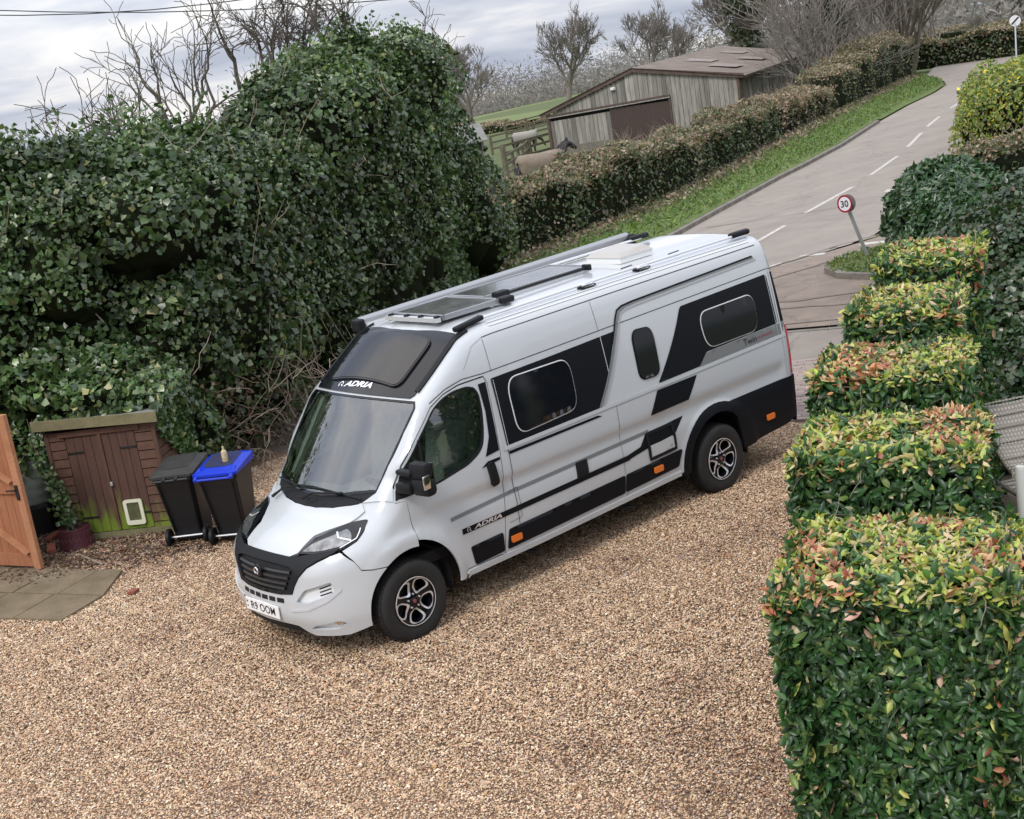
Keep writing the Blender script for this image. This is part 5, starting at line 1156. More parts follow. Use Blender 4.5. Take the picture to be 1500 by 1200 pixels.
MB().beam(bp_(9.34,-.06,1.2),bp_(9.34,-.06,-1.5),.16,.16).build('corner_post',M['trimwood'],barn); MB().beam(bp_(-.06,-.04,1.72),bp_(-.06,-.04,-.8),.12,.12).build('corner_post',M['trimwood'],barn)
for a0,z0,a1,z1 in ((-.35,eR[1]-.02,pk[0],pk[1]+.05),(pk[0],pk[1]+.05,9.7,eL[1]-.05)): MB().beam(bp_(a0,-.16,z0),bp_(a1,-.16,z1),.05,.20).build('barge_board',M['trimwood'],barn)
MB().beam(bp_(-.40,-.1,1.66),bp_(-.40,16.6,1.66),.08,.12).build('eaves_board',M['trimwood'],barn)
for a0,z0,a1,z1 in ((-.42,1.71,pk[0],pk[1]+.14),(9.8,eL[1]-.02,pk[0],pk[1]+.14)):
    p0=bp_(a0,-.25,z0); dvv=bp_(a1,-.25,z1)-p0; corrug('roof',p0,bv*16.9,dvv,46,.02,M['cement'],barn,Vector((0,0,1)))
for v,a0,a1 in ((3.0,.7,2.1),(8.2,.6,1.9),(5.4,2.5,3.9),(11.8,2.4,3.7)):
    P=[bp_(a0,v,roofz(a0)+.150),bp_(a0,v+1.7,roofz(a0)+.150),bp_(a1,v+1.7,roofz(a1)+.150),bp_(a1,v,roofz(a1)+.150)]; MB().add(P,[[0,1,2,3]]).build('roof_light',M['rooflight'],barn)
MB().box(bp_(1.0,-.08,.2),(.12,.12,.28)).build('door_fitting',M['trimwood'],barn)
MB().box(bp_(5.9,-.12,1.95),(.2,.2,.14),bev=.03).build('lamp',M['plate'],barn)
# little stable
st=thing('stable','small dark boarded stable with a grey felt roof beside the ivy','stable',(-39.3,-43.3,-1.2))
e1=Vector((.83,-.55,0)); e2=Vector((-.55,-.83,0)); s0=Vector((-39.25,-43.35,0))
M['darkboard']=mat('black_stained_board',(.035,.03,.028),rough=.9,c2=(.06,.05,.045),scale=4); M['felt']=mat('roofing_felt',(.22,.215,.20),rough=.9,c2=(.15,.15,.14),scale=3)
for i in range(11):
    z=-1.05+i*.145; MB().beam(s0+Vector((0,0,z)),s0+e1*4.2+Vector((0,0,z)),.03,.14).build('board',M['darkboard'],st)
    MB().beam(s0+Vector((0,0,z)),s0+e2*3.4+Vector((0,0,z)),.03,.14).build('board',M['darkboard'],st)
MB().add([s0+Vector((0,0,-1.1))-e2*-.03,s0+e1*4.2+Vector((0,0,-1.1)),s0+e1*4.2+e2*3.4+Vector((0,0,-1.1)),s0+e2*3.4+Vector((0,0,-1.1))]+[s0+Vector((0,0,.48)),s0+e1*4.2+Vector((0,0,.48)),s0+e1*4.2+e2*3.4+Vector((0,0,.48)),s0+e2*3.4+Vector((0,0,.48))],[[2,3,7,6],[1,2,6,5]]).build('wall',M['darkboard'],st)
R0_=s0-e1*.25-e2*.35; rz_=[Vector((0,0,.50)),Vector((0,0,1.22))]
P=[R0_+rz_[0],R0_+e1*4.7+rz_[0],R0_+e1*4.7+e2*2.1+rz_[1],R0_+e2*2.1+rz_[1],R0_+e2*4.2+rz_[0],R0_+e1*4.7+e2*4.2+rz_[0]]; MB().add(P+[p-Vector((0,0,.06)) for p in P],[[0,1,2,3],[3,2,5,4],[0,6,7,1],[0,3,9,6],[3,4,10,9]]).build('roof',M['felt'],st)
MB().add([s0+Vector((0,0,.45)),s0+e2*3.4+Vector((0,0,.45)),s0+e2*1.75+Vector((0,0,1.12))],[[0,1,2]]).build('gable',M['felt'],st)
MB().beam(s0+Vector((0,0,-1.2)),s0+Vector((0,0,.5)),.1,.1).build('corner_post',M['board'][2],st)
# paddock fences
M['rail']=mat('fence_timber',(.10,.085,.055),rough=.95,c2=(.15,.135,.09),scale=6)
def fence(pts,label,n=3,h=1.15,step=2.0,name='post_and_rail_fence'):
    t=thing(name,label,'fence',(pts[0][0],pts[0][1],tz(*pts[0])),0,'post and rail fences in the paddock'); PP=along(pts,step); prev=None
    for p,a in PP:
        z=tz(*p); MB().box((p[0],p[1],z+h/2-.05),(.13,.13,h+.1),Matrix.Rotation(a,3,'Z')).build('post',M['rail'],t)
        if prev is not None:
            for k in range(n): zz=h*(.28+.33*k); MB().beam((prev[0],prev[1],tz(*prev)+zz),(p[0],p[1],z+zz),.05,.11).build('rail',M['rail'],t)
        prev=p
fence([(-40.6,-44.5),(-43.6,-44.8),(-47,-45.3),(-50.5,-46)],'near post and rail fence running from the stable toward the barn',3)
fence([(-33.2,-35.2),(-36.5,-38),(-39.8,-41.0),(-43.0,-44.2)],'post and rail fence running back from the tall gate post behind the pony',3,1.1,2.2)
fence([(-54,-61),(-58,-61),(-62,-61.5),(-66,-62),(-72,-63)],'middle post and rail fence of the paddock',3,1.2)
fence([(-72,-80),(-76,-79),(-80,-78),(-86,-77)],'farthest rail fence below the green slope',3,1.3)
MB().beam((-31.7,-33.3,-.8),(-31.7,-33.3,.9),.16,.16).build('gate_post',M['rail']); o=bpy.data.objects['gate_post']; tag(o,'single tall wooden gate post behind the brown hedge top','post')
flat('field_slope',[(-98,-125),(-190,-260),(-235,-235),(-200,-160),(-125,-95),(-97,-88)],0,mat('bright_pasture',(.10,.16,.03),rough=.95,c2=(.16,.17,.06),scale=.06),res=1)
o=bpy.data.objects['field_slope']
for v in o.data.vertices: v.co.z=tz(v.co.x,v.co.y)+.4
# ------------------------------------------------------------------ ponies
def pony(loc,heading,label,rug,rugmat,s=1.0,head=(.62,0,.30),group=None):
    t=thing('pony',label,'pony',loc,heading); t.scale=(s,s,s)
    J={'croup':(-.62,0,1.22,.27),'belly':(-.1,0,1.10,.31),'chest':(.45,0,1.12,.27),'neck':(.80,0,1.40,.19),'poll':(1.04,0,1.62,.13),'cheek':(1.17,0,1.54,.125),'nose':(1.42,0,1.36,.06)}
    if head=='down': J.update({'neck':(.80,0,.98,.14),'poll':(1.10,0,.72,.10),'cheek':(1.18,0,.58,.10),'nose':(1.30,0,.26,.055)})
    E=[('belly','croup'),('belly','chest'),('chest','neck'),('neck','poll'),('poll','cheek'),('cheek','nose')]
    for sd,y in (('l',.14),('r',-.14)):
        J['h1'+sd]=(-.60,y,.85,.15); J['h2'+sd]=(-.78,y,.55,.07); J['h3'+sd]=(-.72,y,.12,.05); J['h4'+sd]=(-.68,y,.0,.06)
        J['f1'+sd]=(.48,y,.80,.11); J['f2'+sd]=(.50,y,.48,.06); J['f3'+sd]=(.50,y,.12,.045); J['f4'+sd]=(.53,y,.0,.055)
        E+=[('croup','h1'+sd),('h1'+sd,'h2'+sd),('h2'+sd,'h3'+sd),('h3'+sd,'h4'+sd),('chest','f1'+sd),('f1'+sd,'f2'+sd),('f2'+sd,'f3'+sd),('f3'+sd,'f4'+sd)]
    K_=list(J); me=bpy.data.meshes.new('p'); me.from_pydata([J[k][:3] for k in K_],[(K_.index(a),K_.index(b)) for a,b in E],[])
    ob=bpy.data.objects.new('p',me); COL.objects.link(ob); ob.modifiers.new('s','SKIN'); ob.modifiers.new('ss','SUBSURF').levels=2
    for i,k in enumerate(K_): me.skin_vertices[0].data[i].radius=(J[k][3],J[k][3]*.92)
    me.skin_vertices[0].data[K_.index('belly')].use_root=True
    bpy.context.view_layer.update(); m2=bpy.data.meshes.new_from_object(ob.evaluated_get(bpy.context.evaluated_depsgraph_get())); bpy.data.objects.remove(ob); m2.name='body'; m2.polygons.foreach_set('use_smooth',[True]*len(m2.polygons))
    m2.materials.clear(); m2.materials.append(M['horse']); o=link('body',m2,t,None,False)
    P,C_=Vector(J['poll'][:3]),Vector(J['cheek'][:3])
    for y in (.05,-.05): MB().lathe([(.035,0),(.03,.06),(0,.13)],(P.x+.0,y,P.z+.07),6).build('ear',M['horse'],t,True,False)
    nk=Vector(J['neck'][:3]); mb=MB(); mb.tube([P+Vector((.03,0,.09)),(P+nk)/2+Vector((-.06,0,.12)),nk+Vector((-.10,0,.14)),Vector((.40,0,1.38))],[.03,.05,.05,.02],5); mb.build('mane',M['ink'],t,True,False)
    MB().tube([(-.88,0,1.22),(-1.0,0,1.05),(-1.02,0,.75),(-.98,0,.42)],[.06,.09,.09,.03],7).build('tail',M['ink'],t,True,False)
    if rug:
        V=[];F=[]; n=16
        for i,(x,r,zc,hh) in enumerate(((-1.0,.06,1.22,.07),(-.95,.20,1.20,.20),(-.86,.31,1.16,.34),(-.6,.345,1.12,.38),(-.1,.36,1.10,.36),(.35,.335,1.13,.34),(.62,.28,1.16,.33),(.80,.20,1.26,.28))):
            for k in range(n+1):
                a=math.radians(-58+296*k/n); w=1+.03*math.sin(k*2.3+i*1.9); V.append((x+.02*math.sin(k),r*math.cos(a)*w,zc+hh*math.sin(a)*w-(.10 if math.sin(a)<-.3 else 0)))
        for i in range(7):
            for k in range(n): F.append([i*(n+1)+k,i*(n+1)+k+1,(i+1)*(n+1)+k+1,(i+1)*(n+1)+k])
        me=mesh('rug',V,F,True); o=link('rug',me,t,rugmat,False); so_=o.modifiers.new('t','SOLIDIFY'); so_.thickness=.02
    return t
M['horse']=mat('dark_bay_coat',(.012,.010,.010),rough=.55,c2=(.022,.017,.014),scale=6)
M['rug']=mat('beige_horse_rug',(.24,.20,.155),rough=.95,c2=(.19,.145,.105),scale=5,bump=.5,bscale=14)
M['ruggrey']=mat('grey_horse_rug',(.30,.28,.25),rough=.95)
pony((-24.25,-23.0,-.02),math.atan2(.163,-.986),'dark pony in a beige rug standing behind the hedge by the barn',True,M['rug'],.94)
pony((-50.5,-52.6,tz(-50.5,-52.6)),math.atan2(.5,-.8),'distant pony in a grey rug grazing beyond the near fence',True,M['ruggrey'],.82,head='down')
# ------------------------------------------------------------------ road signs, cables
M['galv']=mat('galvanised_post',(.42,.44,.45),rough=.45,metal=.4)
def sign(base,top,n,label,r,face,cat='road sign'):
    base,top,n=Vector(base),Vector(top),Vector(n).normalized(); t=thing('road_sign',label,cat,base)
    pd=(top-base).normalized(); MB().tube([base-pd*.1,top-pd*.0+pd*.05],.034,10).build('pole',M['galv'],t,True)
    up=(pd-n*pd.dot(n)).normalized(); rt=up.cross(n); Rm=Matrix((rt,up,n)).transposed()
    for sg,off in ((1,.045),(-1,-.06)):
        c=top+n*off; Rs=Rm if sg>0 else Matrix((-rt,up,-n)).transposed()
        MB().lathe([(0,0),(r,0),(r,-.006),(0,-.006)],c,28,Rs).build('sign_plate',M['signback'],t)
        if face=='30': MB().lathe([(r*.80,.003),(r,.003)],c,28,Rs).build('sign_ring',M['signred'],t); MB().lathe([(0,.002),(r*.8,.002)],c,28,Rs).build('sign_face',M['signwhite'],t)
        else: MB().lathe([(0,.002),(r*.98,.002)],c,28,Rs).build('sign_face',M['signwhite'],t); q_=MB(); q_.prism([(-r*.72,-r*.50),(-r*.50,-r*.72),(r*.72,r*.50),(r*.50,r*.72)],.003,.005,Rs,c); q_.build('sign_stripe',M['ink'],t)
        if face=='30' :
            V,F=text_shape('30',r*.78,.018); V[:,0]*=r*1.02/V[:,0].max(); V-=V.max(0)/2
            P=[Rs@Vector((v[0],v[1],.0045))+c for v in V]; link('lettering',mesh('lettering',P,F),t,M['ink'])
    return t
M['signback']=mat('sign_back_grey',(.16,.15,.13),rough=.6); M['signred']=mat('sign_red',(.30,.01,.03),rough=.35); M['signwhite']=mat('sign_white',(.72,.70,.72),rough=.35)
sign((-14.89,-4.74,.1),(-14.52,-4.83,1.15),(1,.03,.05),'leaning 30 speed limit sign on a grey pole on the grass tip','.150' and .155,'30')
sign((-47.9,-20.3,0),(-48.53,-20.57,2.5),(.85,.5,0),'white disc with black diagonal on a tall pole by the far junction',.22,'end')
for i,(a,b) in enumerate((((-16.68,-52.37,10.1),(-34.46,-36.49,7.0)),((-15.83,-50.25,9.66),(-29.16,-38.57,8.03)))):
    a,b=Vector(a),Vector(b); P=[a.lerp(b,t)-Vector((0,0,.5*math.sin(math.pi*t))) for t in np.linspace(-.6,1.3,14)]; o=MB().tube(P,.022,5).build('overhead_cable',M['ink'],None,True); tag(o,['upper of the two thin black cables crossing the sky at top left','lower of the two thin black cables crossing the sky at top left'][i],'cable')
# ------------------------------------------------------------------ tool shed
def woodmat(name,c,c2,moss=0,st=(2,2,14)):
    m=mat(name,c,rough=.8,c2=c2,scale=3,stretch=st,bump=.35,bscale=18)
    if moss:
        n=m.node_tree.nodes; l=m.node_tree.links; b=n['Principled BSDF']; src=b.inputs['Base Color'].links[0].from_socket
        g_=n.new('ShaderNodeNewGeometry'); s=n.new('ShaderNodeSeparateXYZ'); l.new(g_.outputs['Position'],s.inputs[0])
        no=n.new('ShaderNodeTexNoise'); no.inputs['Scale'].default_value=5; no.inputs['Detail'].default_value=5
        mp=n.new('ShaderNodeMapping'); mp.inputs['Scale'].default_value=(2.2,2.2,.5); l.new(g_.outputs['Position'],mp.inputs[0]); l.new(mp.outputs[0],no.inputs['Vector'])
        a=n.new('ShaderNodeMath'); a.operation='MULTIPLY_ADD'; a.inputs[1].default_value=-1.0; l.new(no.outputs['Fac'],a.inputs[0]); 
        k=n.new('ShaderNodeMath'); k.operation='ADD'; l.new(s.outputs['Z'],k.inputs[0]); l.new(no.outputs['Fac'],k.inputs[1]); 
        r=n.new('ShaderNodeMapRange'); r.inputs[1].default_value=moss+.12; r.inputs[2].default_value=moss-.15; l.new(k.outputs[0],r.inputs[0])
        mx=n.new('ShaderNodeMix'); mx.data_type='RGBA'; l.new(r.outputs[0],mx.inputs[0]); l.new(src,mx.inputs['A']); mx.inputs['B'].default_value=(.14,.20,.015,1); l.new(mx.outputs['Result'],b.inputs['Base Color'])
    return m
M['shed']=woodmat('maroon_stained_board',(.075,.034,.023),(.12,.06,.037),.72,(2,2,2)); M['sheddoor']=woodmat('maroon_door_board',(.070,.032,.023),(.10,.052,.034),.82,(14,14,1))
M['fascia']=mat('algae_timber',(.20,.18,.09),rough=.9,c2=(.13,.11,.06),scale=5,bump=.3)
Ls=Vector((.33,-5.22,0)); xs=Vector((-.638,.770,0)); ys=Vector((-.770,-.638,0))
def sp(x,y,z): return Ls+xs*x+ys*y+Vector((0,0,z))
Rsh=Matrix((xs,ys,Vector((0,0,1)))).transposed()
sh=thing('tool_shed','low maroon wooden tool store with double doors and a white cat flap','shed',tuple(Ls))
MB().box(sp(.645,.42,.66),(1.27,.78,1.30),Rsh).build('inner_lining',M['dark'],sh)
for i in range(12):
    z=.10+i*.106
    for x0,x1 in ((0,.21),(1.06,1.29)): MB().box(sp((x0+x1)/2,-.008,z),(x1-x0,.022,.094),Rsh@Matrix.Rotation(-.10,3,'X')).build('board',M['shed'],sh)
    for x in (-.008,1.298): MB().box(sp(x,.41,z),(.022,.82,.094),Rsh@Matrix.Rotation(.10 if x>0 else -.10,3,'Y')).build('board',M['shed'],sh)
for x in (.0,1.29): MB().box(sp(x,-.015,.66),(.045,.035,1.32),Rsh).build('corner_batten',M['sheddoor'],sh)
MB().box(sp(.645,-.02,.045),(1.32,.04,.09),Rsh).build('base_rail',M['fascia'],sh)
MB().box(sp(.64,-.03,1.29),(.98,.03,.06),Rsh).build('door_head',M['shed'],sh)
for k,(x0,x1) in enumerate(((.215,.632),(.645,1.055))):
    dd=MB().box(sp((x0+x1)/2,.0,.68),(x1-x0,.012,1.16),Rsh).build('door',M['sheddoor'],sh); dd['label']='left plain shed door' if k==0 else 'right shed door with the cat flap'
    w=(x1-x0)/4
    for j in range(4): MB().box(sp(x0+w*(j+.5),-.012,.68),(w-.006,.014,1.16+.006*(j%2)),Rsh).build('board',M['sheddoor'],dd)
    for z in (1.06,.28): MB().box(sp(x0+.10 if k==0 else x1-.10,-.024,z),(.20,.008,.022),Rsh).build('hinge',M['ink'],dd)
MB().box(sp(.638,-.03,.69),(.035,.02,1.17),Rsh).build('meeting_batten',M['shed'],sh)
MB().box(sp(.665,-.045,.66),(.03,.02,.05),Rsh,bev=.006).build('padlock',M['galv'],sh)
cf=MB(); R=Rsh@Matrix.Rotation(math.pi/2,3,'X')
o_=rounded([(-.115,-.15),(.115,-.15),(.115,.15),(-.115,.15)],.035); i_=rounded([(-.075,-.10),(.075,-.10),(.075,.115),(-.075,.115)],.012)
c0=sp(.86,-.03,.30); n_=len(o_); V=[R@Vector((x,y,.02))+c0 for x,y in o_]+[R@Vector((x,y,.02))+c0 for x,y in i_]+[R@Vector((x,y,0))+c0 for x,y in o_]+[R@Vector((x,y,0))+c0 for x,y in i_]
F=[[i,(i+1)%n_,n_+(i+1)%n_,n_+i] for i in range(n_)]+[[2*n_+i,2*n_+(i+1)%n_,(i+1)%n_,i] for i in range(n_)]+[[n_+i,n_+(i+1)%n_,3*n_+(i+1)%n_,3*n_+i] for i in range(n_)]
cfo=link('cat_flap',mesh('cat_flap',V,F),sh,mat('cream_plastic',(.66,.66,.50),rough=.5)); MB().box(sp(.86,-.034,.307),(.148,.006,.212),Rsh).build('flap',M['flap'],cfo) if 'flap' in M else None
if 'flap' not in M: M['flap']=mat('smoked_flap',(.06,.065,.035),rough=.25,c2=(.12,.13,.06),scale=12); MB().box(sp(.86,-.034,.307),(.148,.006,.212),Rsh).build('flap',M['flap'],cfo)
MB().box(sp(.645,-.10,1.415),(1.50,.03,.115),Rsh@Matrix.Rotation(.03,3,'Y')).build('fascia_board',M['fascia'],sh)
MB().box(sp(.645,.36,1.40),(1.44,.92,.025),Rsh@Matrix.Rotation(-.10,3,'X')).build('roof',M['felt'],sh)
n=3400; ua,va=rg.uniform(-.1,1.42,n),rg.uniform(.0,.95,n); dp=np.where(va<.12,.0,1); n_=np.tile([.45,.6,.7],(n,1)); P=np.array([tuple(sp(a,b,1.46+.02+.22*rg.random()*(b>.1)+.10*math.sin(a*7)*(b>.2))) for a,b in zip(ua,va)]); k=(va>.05+.09*np.sin(ua*11)+.03)|(rg.random(n)<.10)
P2=np.array([tuple(sp(1.31+.06*rg.random(),b,z)) for b,z in zip(rg.uniform(.0,.95,1500),rg.uniform(.55,1.5,1500)) if z>1.15-.75*(b-.05)]); P=np.concatenate([P[k],P2]); n_=np.tile([.45,.6,.5],(len(P),1)); k=slice(None)
ov=thing('ivy_overhang','curtain of ivy leaves lying over the tool shed roof','climber',(-.4,-5.0,1.4)); o=leafobj('leaves',P[k],n_[k],.082,IVY,IVW,M['leaf'],ov,aspect=.9,tilt=.7); o['kind']='stuff'
# ------------------------------------------------------------------ wheelie bins
M['bin']=mat('black_bin_plastic',(.006,.007,.009),rough=.45,c2=(.010,.011,.013),scale=9); M['binlid']=mat('grey_black_lid',(.022,.022,.021),rough=.55,c2=(.04,.038,.034),scale=8)
M['bluelid']=mat('blue_bin_lid',(.002,.03,.46),rough=.35); M['bluedirt']=mat('dirty_blue_lid',(.012,.018,.10),rough=.6,c2=(.02,.022,.03),scale=9)
def make_bin(loc,rz,label,blue=False):
    t=thing('wheelie_bin',label,'wheelie bin',loc,rz,'wheelie bins')
    def ring(x,y0,y1,z,c=.03): return [Vector(p) for p in ((-x+c,y0,z),(x-c,y0,z),(x,y0+c,z),(x,y1-c,z),(x-c,y1,z),(-x+c,y1,z),(-x,y1-c,z),(-x,y0+c,z))]
    V=[];F=[]; S_=[ring(.165,.16,.50,.05),ring(.17,.15,.51,.12),ring(.215,.01,.56,.76),ring(.235,-.01,.585,.77),ring(.235,-.01,.585,.81)]
    for s in S_: V+=s
    for i in range(4): F+=[[i*8+k,i*8+(k+1)%8,(i+1)*8+(k+1)%8,(i+1)*8+k] for k in range(8)]
    F.append(list(range(8))[::-1]); F.append([32+k for k in range(8)]); MB().add(V,F).build('body',M['bin'],t,False,False)
    for x in (-.14,.14): MB().beam((x*.95,.12,.14),(x*1.2,-.012,.74),.012,.02).build('moulded_rib',M['bin'],t,False,False)
    L1=[Vector((p.x*1.04,p.y*1.02-.01,p.z)) for p in ring(.24,-.03,.60,.815)]; L2=[Vector((p.x*1.04,p.y*1.02-.01,.845+.05*(p.y/.6))) for p in ring(.24,-.03,.60,.85)]; L3=[Vector((p.x,p.y,.875+.06*(p.y/.6))) for p in ring(.17,.09,.52,.87,.06)]; L4=[Vector((p.x,p.y,p.z-.012)) for p in ring(.14,.12,.48,.0,.06)]
    for p,q_ in zip(L4,L3): p.z=q_.z-.012
    V=L1+L2+L3; F=[]
    for i in range(2): F+=[[i*8+k,i*8+(k+1)%8,(i+1)*8+(k+1)%8,(i+1)*8+k] for k in range(8)]
    F.append([16+k for k in range(8)]); o=MB().add(V,F).build('lid',M['bluelid'] if blue else M['binlid'],t,False,False)
    V=[p+Vector((0,0,.004)) for p in L3]; MB().add([p+Vector((0,0,.003))*1 for p in L3],[list(range(8))]).build('lid_centre',M['bluedirt'] if blue else M['binlid'],o,False,False)
    hb=MB().tube([(-.20,-.075,.80),(.20,-.075,.80)],.014,8).build('handle_bar',M['bluelid'] if blue else M['bin'],t,True,False)
    for x in ((-.07,.07) if not blue else (-.2,.2)): MB().beam((x,-.09,.80),(x,.10,.87),.035,.03).build('handle_grip',M['bin'] if not blue else M['bluelid'],t,False,False)
    for s in (-1,1): MB().lathe([(0,.03),(.04,.03),(.05,.02),(.085,.025),(.10,.015),(.10,-.015),(.085,-.025),(0,-.025)],(s*.215,.12,.10),20,Matrix.Rotation(math.pi/2,3,'Y')).build('wheel',M['plastic'],t,True,False)
    MB().tube([(-.21,.12,.10),(.21,.12,.10)],.011,8).build('axle',M['silver'],t,True,False)
    return t
rb=math.atan2(.73,-.68)
make_bin((-.25,-3.56,0),rb,'black wheelie bin with a plain black lid beside the shed')
make_bin((-.50,-3.06,0),rb-.06,'black wheelie bin with a bright blue lid beside the van nose',True)
bo=MB().lathe([(0,0),(.033,0),(.034,.09),(.028,.115),(.012,.13),(.010,.165),(0,.172)],(-.72,-3.17,.90),14).build('plastic_bottle',mat('cream_bottle',(.58,.50,.30),rough=.5,c2=(.35,.28,.15),scale=30),None,True); tag(bo,'small cream squeezy bottle standing on the blue bin lid','bottle')
# ------------------------------------------------------------------ wooden gate at the left edge
M['gate']=woodmat('orange_stained_wood',(.36,.145,.065),(.27,.10,.045),0,(10,10,1)); M['gatel']=woodmat('orange_stained_wood_edge',(.42,.20,.10),(.33,.14,.065),0,(2,2,2))
gt=thing('garden_gate','open orange-stained ledged and braced wooden gate at the left edge','gate',(.97,-4.55,0))
gx=Vector((.36,-.933,0)); gy=Vector((.933,.36,0)); Rg=Matrix((gx,gy,Vector((0,0,1)))).transposed(); g0=Vector((.97,-4.55,0))
def gp_(x,y,z): return g0+gx*x+gy*y+Vector((0,0,z))
for i in range(9): MB().box(gp_(.10+.117*(i+.5),-.0,.92),(.114,.018,1.70),Rg,bev=.004).build('plank',M['gate'],gt)
for x in (.05,1.20): MB().box(gp_(x,.022,.92),(.10,.055,1.76),Rg,bev=.006).build('stile',M['gatel'],gt)
for z,h in ((.14,.15),(.97,.13),(1.70,.13)): MB().box(gp_(.63,.020,z),(1.06,.036,h),Rg,bev=.005).build('ledge',M['gate'],gt)
for a,b in (((.13,.22),(1.12,.90)),((.13,1.04),(1.12,1.62))): MB().beam(gp_(a[0],.028,a[1]),gp_(b[0],.028,b[1]),.030,.10,up=tuple(gy)).build('brace',M['gatel'],gt)
MB().box(gp_(.065,.058,.93),(.045,.012,.17),Rg,bev=.004).build('latch_plate',M['ink'],gt); MB().tube([gp_(.065,.08,.96),gp_(.19,.085,.955)],.010,6).build('latch_handle',M['ink'],gt,True)
# ------------------------------------------------------------------ water butt, pot, bricks, stick
M['butt']=mat('grey_green_plastic',(.22,.26,.23),rough=.6,c2=(.17,.20,.175),scale=5,bump=.1)
WX,WY=.30,-5.98
wb=thing('water_butt','grey-green water butt with a black lid on a black stand','water butt',(WX,WY,0))
prof=[(.20,.40)]+[(.205+.045*math.sin(math.pi*(z-.40)/1.15)*.9+(.006 if k%4==0 else 0),z) for k,z in enumerate(np.linspace(.42,.96,20))]+[(.232,.97)]
MB().lathe(prof,(WX,WY,0),32).build('barrel',M['butt'],wb,True,angle=60); MB().lathe([(0,1.03),(.20,1.03),(.245,1.01),(.25,.955),(.235,.95)],(WX,WY,0),32).build('lid',M['bin'],wb,True)
MB().lathe([(0,.40),(.23,.40),(.235,.36),(.20,.0)],(WX,WY,0),12).build('stand',M['bin'],wb); MB().tube([(.50,-5.83,.46),(.55,-5.79,.45),(.56,-5.78,.41)],.016,6).build('tap',M['ink'],wb,True)
tag(MB().box((.38,-6.02,1.06),(.22,.13,.05),Matrix.Rotation(.4,3,'Z'),bev=.02).build('green_glove',mat('green_cloth',(.01,.16,.07),rough=.9),None,True),'crumpled green glove on the lid of the water butt','glove')
M['pot']=mat('maroon_plastic',(.085,.022,.028),rough=.5)
pt_=thing('plant_pot','maroon plastic plant pot embossed with leaf shapes','plant pot',(.37,-4.98,0)); pc=Vector((.37,-4.98,0))
MB().lathe([(.20,.0),(.175,.22),(.178,.245),(.165,.25),(.16,.22),(0,.20)],pc,28).build('pot',M['pot'],pt_,True)
for k in range(22):
    a=2*math.pi*k/22
    for z,s in ((.06,1),(.11,-1),(.16,1)):
        p0=pc+Vector((.196*math.cos(a)*(1-z*.11/.22*.6),.196*math.sin(a)*(1-z*.33),z)); a2=a+.16*s; p1=pc+Vector((.192*math.cos(a2)*(1-(z+.05)*.36),.192*math.sin(a2)*(1-(z+.05)*.36),z+.045)); MB().tube([p0,p1],[.004,.009],4).build('leaf_relief',M['pot'],pt_,True)
cp=thing('climbing_ivy','thin ivy plant with pale stems climbing out of the maroon pot','climber',(.40,-5.15,0.2)); 
for k in range(5): MB().tube([(.37,-5.0,.2),(.36+rnd.gauss(0,.03),-5.12,.45),(.38+rnd.gauss(0,.05),-5.30,.75),(.36+rnd.gauss(0,.05),-5.42+rnd.gauss(0,.05),1.1+.1*k)],[.012,.010,.007,.004],5).build('stem',M['bark'],cp,True)
n=900; f=rg.random(n)**.8; P=np.stack([.37+rg.normal(0,.06,n),-5.02-.42*f+rg.normal(0,.06,n),.22+1.05*f],1); o=leafobj('leaves',P,np.tile([.6,.7,.3],(n,1)),.055,IVY,IVW,M['leaf'],cp,aspect=.9,tilt=.7); o['kind']='stuff'
M['redbrick']=mat('red_brick',(.30,.085,.05),rough=.9,c2=(.2,.07,.045),scale=14)
for (x,y,r,l) in ((.40,-5.55,.5,'red brick lying between the water butt stand and the pot'),(.62,-5.12,1.1,'broken orange brick piece in front of the maroon pot')): tag(MB().box((x,y,.045),(.2,.1,.065),Matrix.Rotation(r,3,'Z')@Matrix.Rotation(.12,3,'Y'),bev=.006).build('brick',M['redbrick']),l,'brick')
tag(MB().tube([(.53,-4.62,.025),(.55,-4.3,.035),(.56,-3.98,.025)],.012,6).build('stick',M['twig'],None,True),'grey wooden stick lying on the mulch beside the slabs','stick')
tag(MB().prism([(.78,-2.86),(.87,-2.80),(.83,-2.74),(.74,-2.78)],.02,.045).build('clay_shard',M['redbrick']),'flat red clay shard lying on the gravel near the slabs','clay shard')
# leaf mulch by the shed and thin fallen leaves over the gravel
n=9000; P=np.stack([rg.uniform(-1.6,1.4,n),rg.uniform(-6.0,-3.0,n),np.full(n,.022)+rg.random(n)*.02],1); k=(P[:,1]<-3.35-.75*(P[:,0]+.2)+rg.normal(0,.25,n))|(P[:,1]<-4.3); P=P[k]
o=leafobj('leaf_mulch',P,np.tile([0,0,1.],(len(P),1)),.06,[(.13,.075,.05),(.20,.13,.09),(.07,.04,.03),(.30,.23,.17),(.16,.07,.05)],[1,1,1,.6,.5],M['leaf2'],None,aspect=.55,tilt=.35); tag(o,kind='stuff')
n=160; P=np.stack([rg.uniform(-6,4,n),rg.uniform(-3,8,n),np.full(n,.03)],1); o=leafobj('fallen_leaves',P,np.tile([0,0,1.],(n,1)),.06,[(.25,.11,.04),(.32,.20,.08),(.12,.06,.03)],[1,1,1],M['leaf2'],None,tilt=.2); tag(o,kind='stuff')
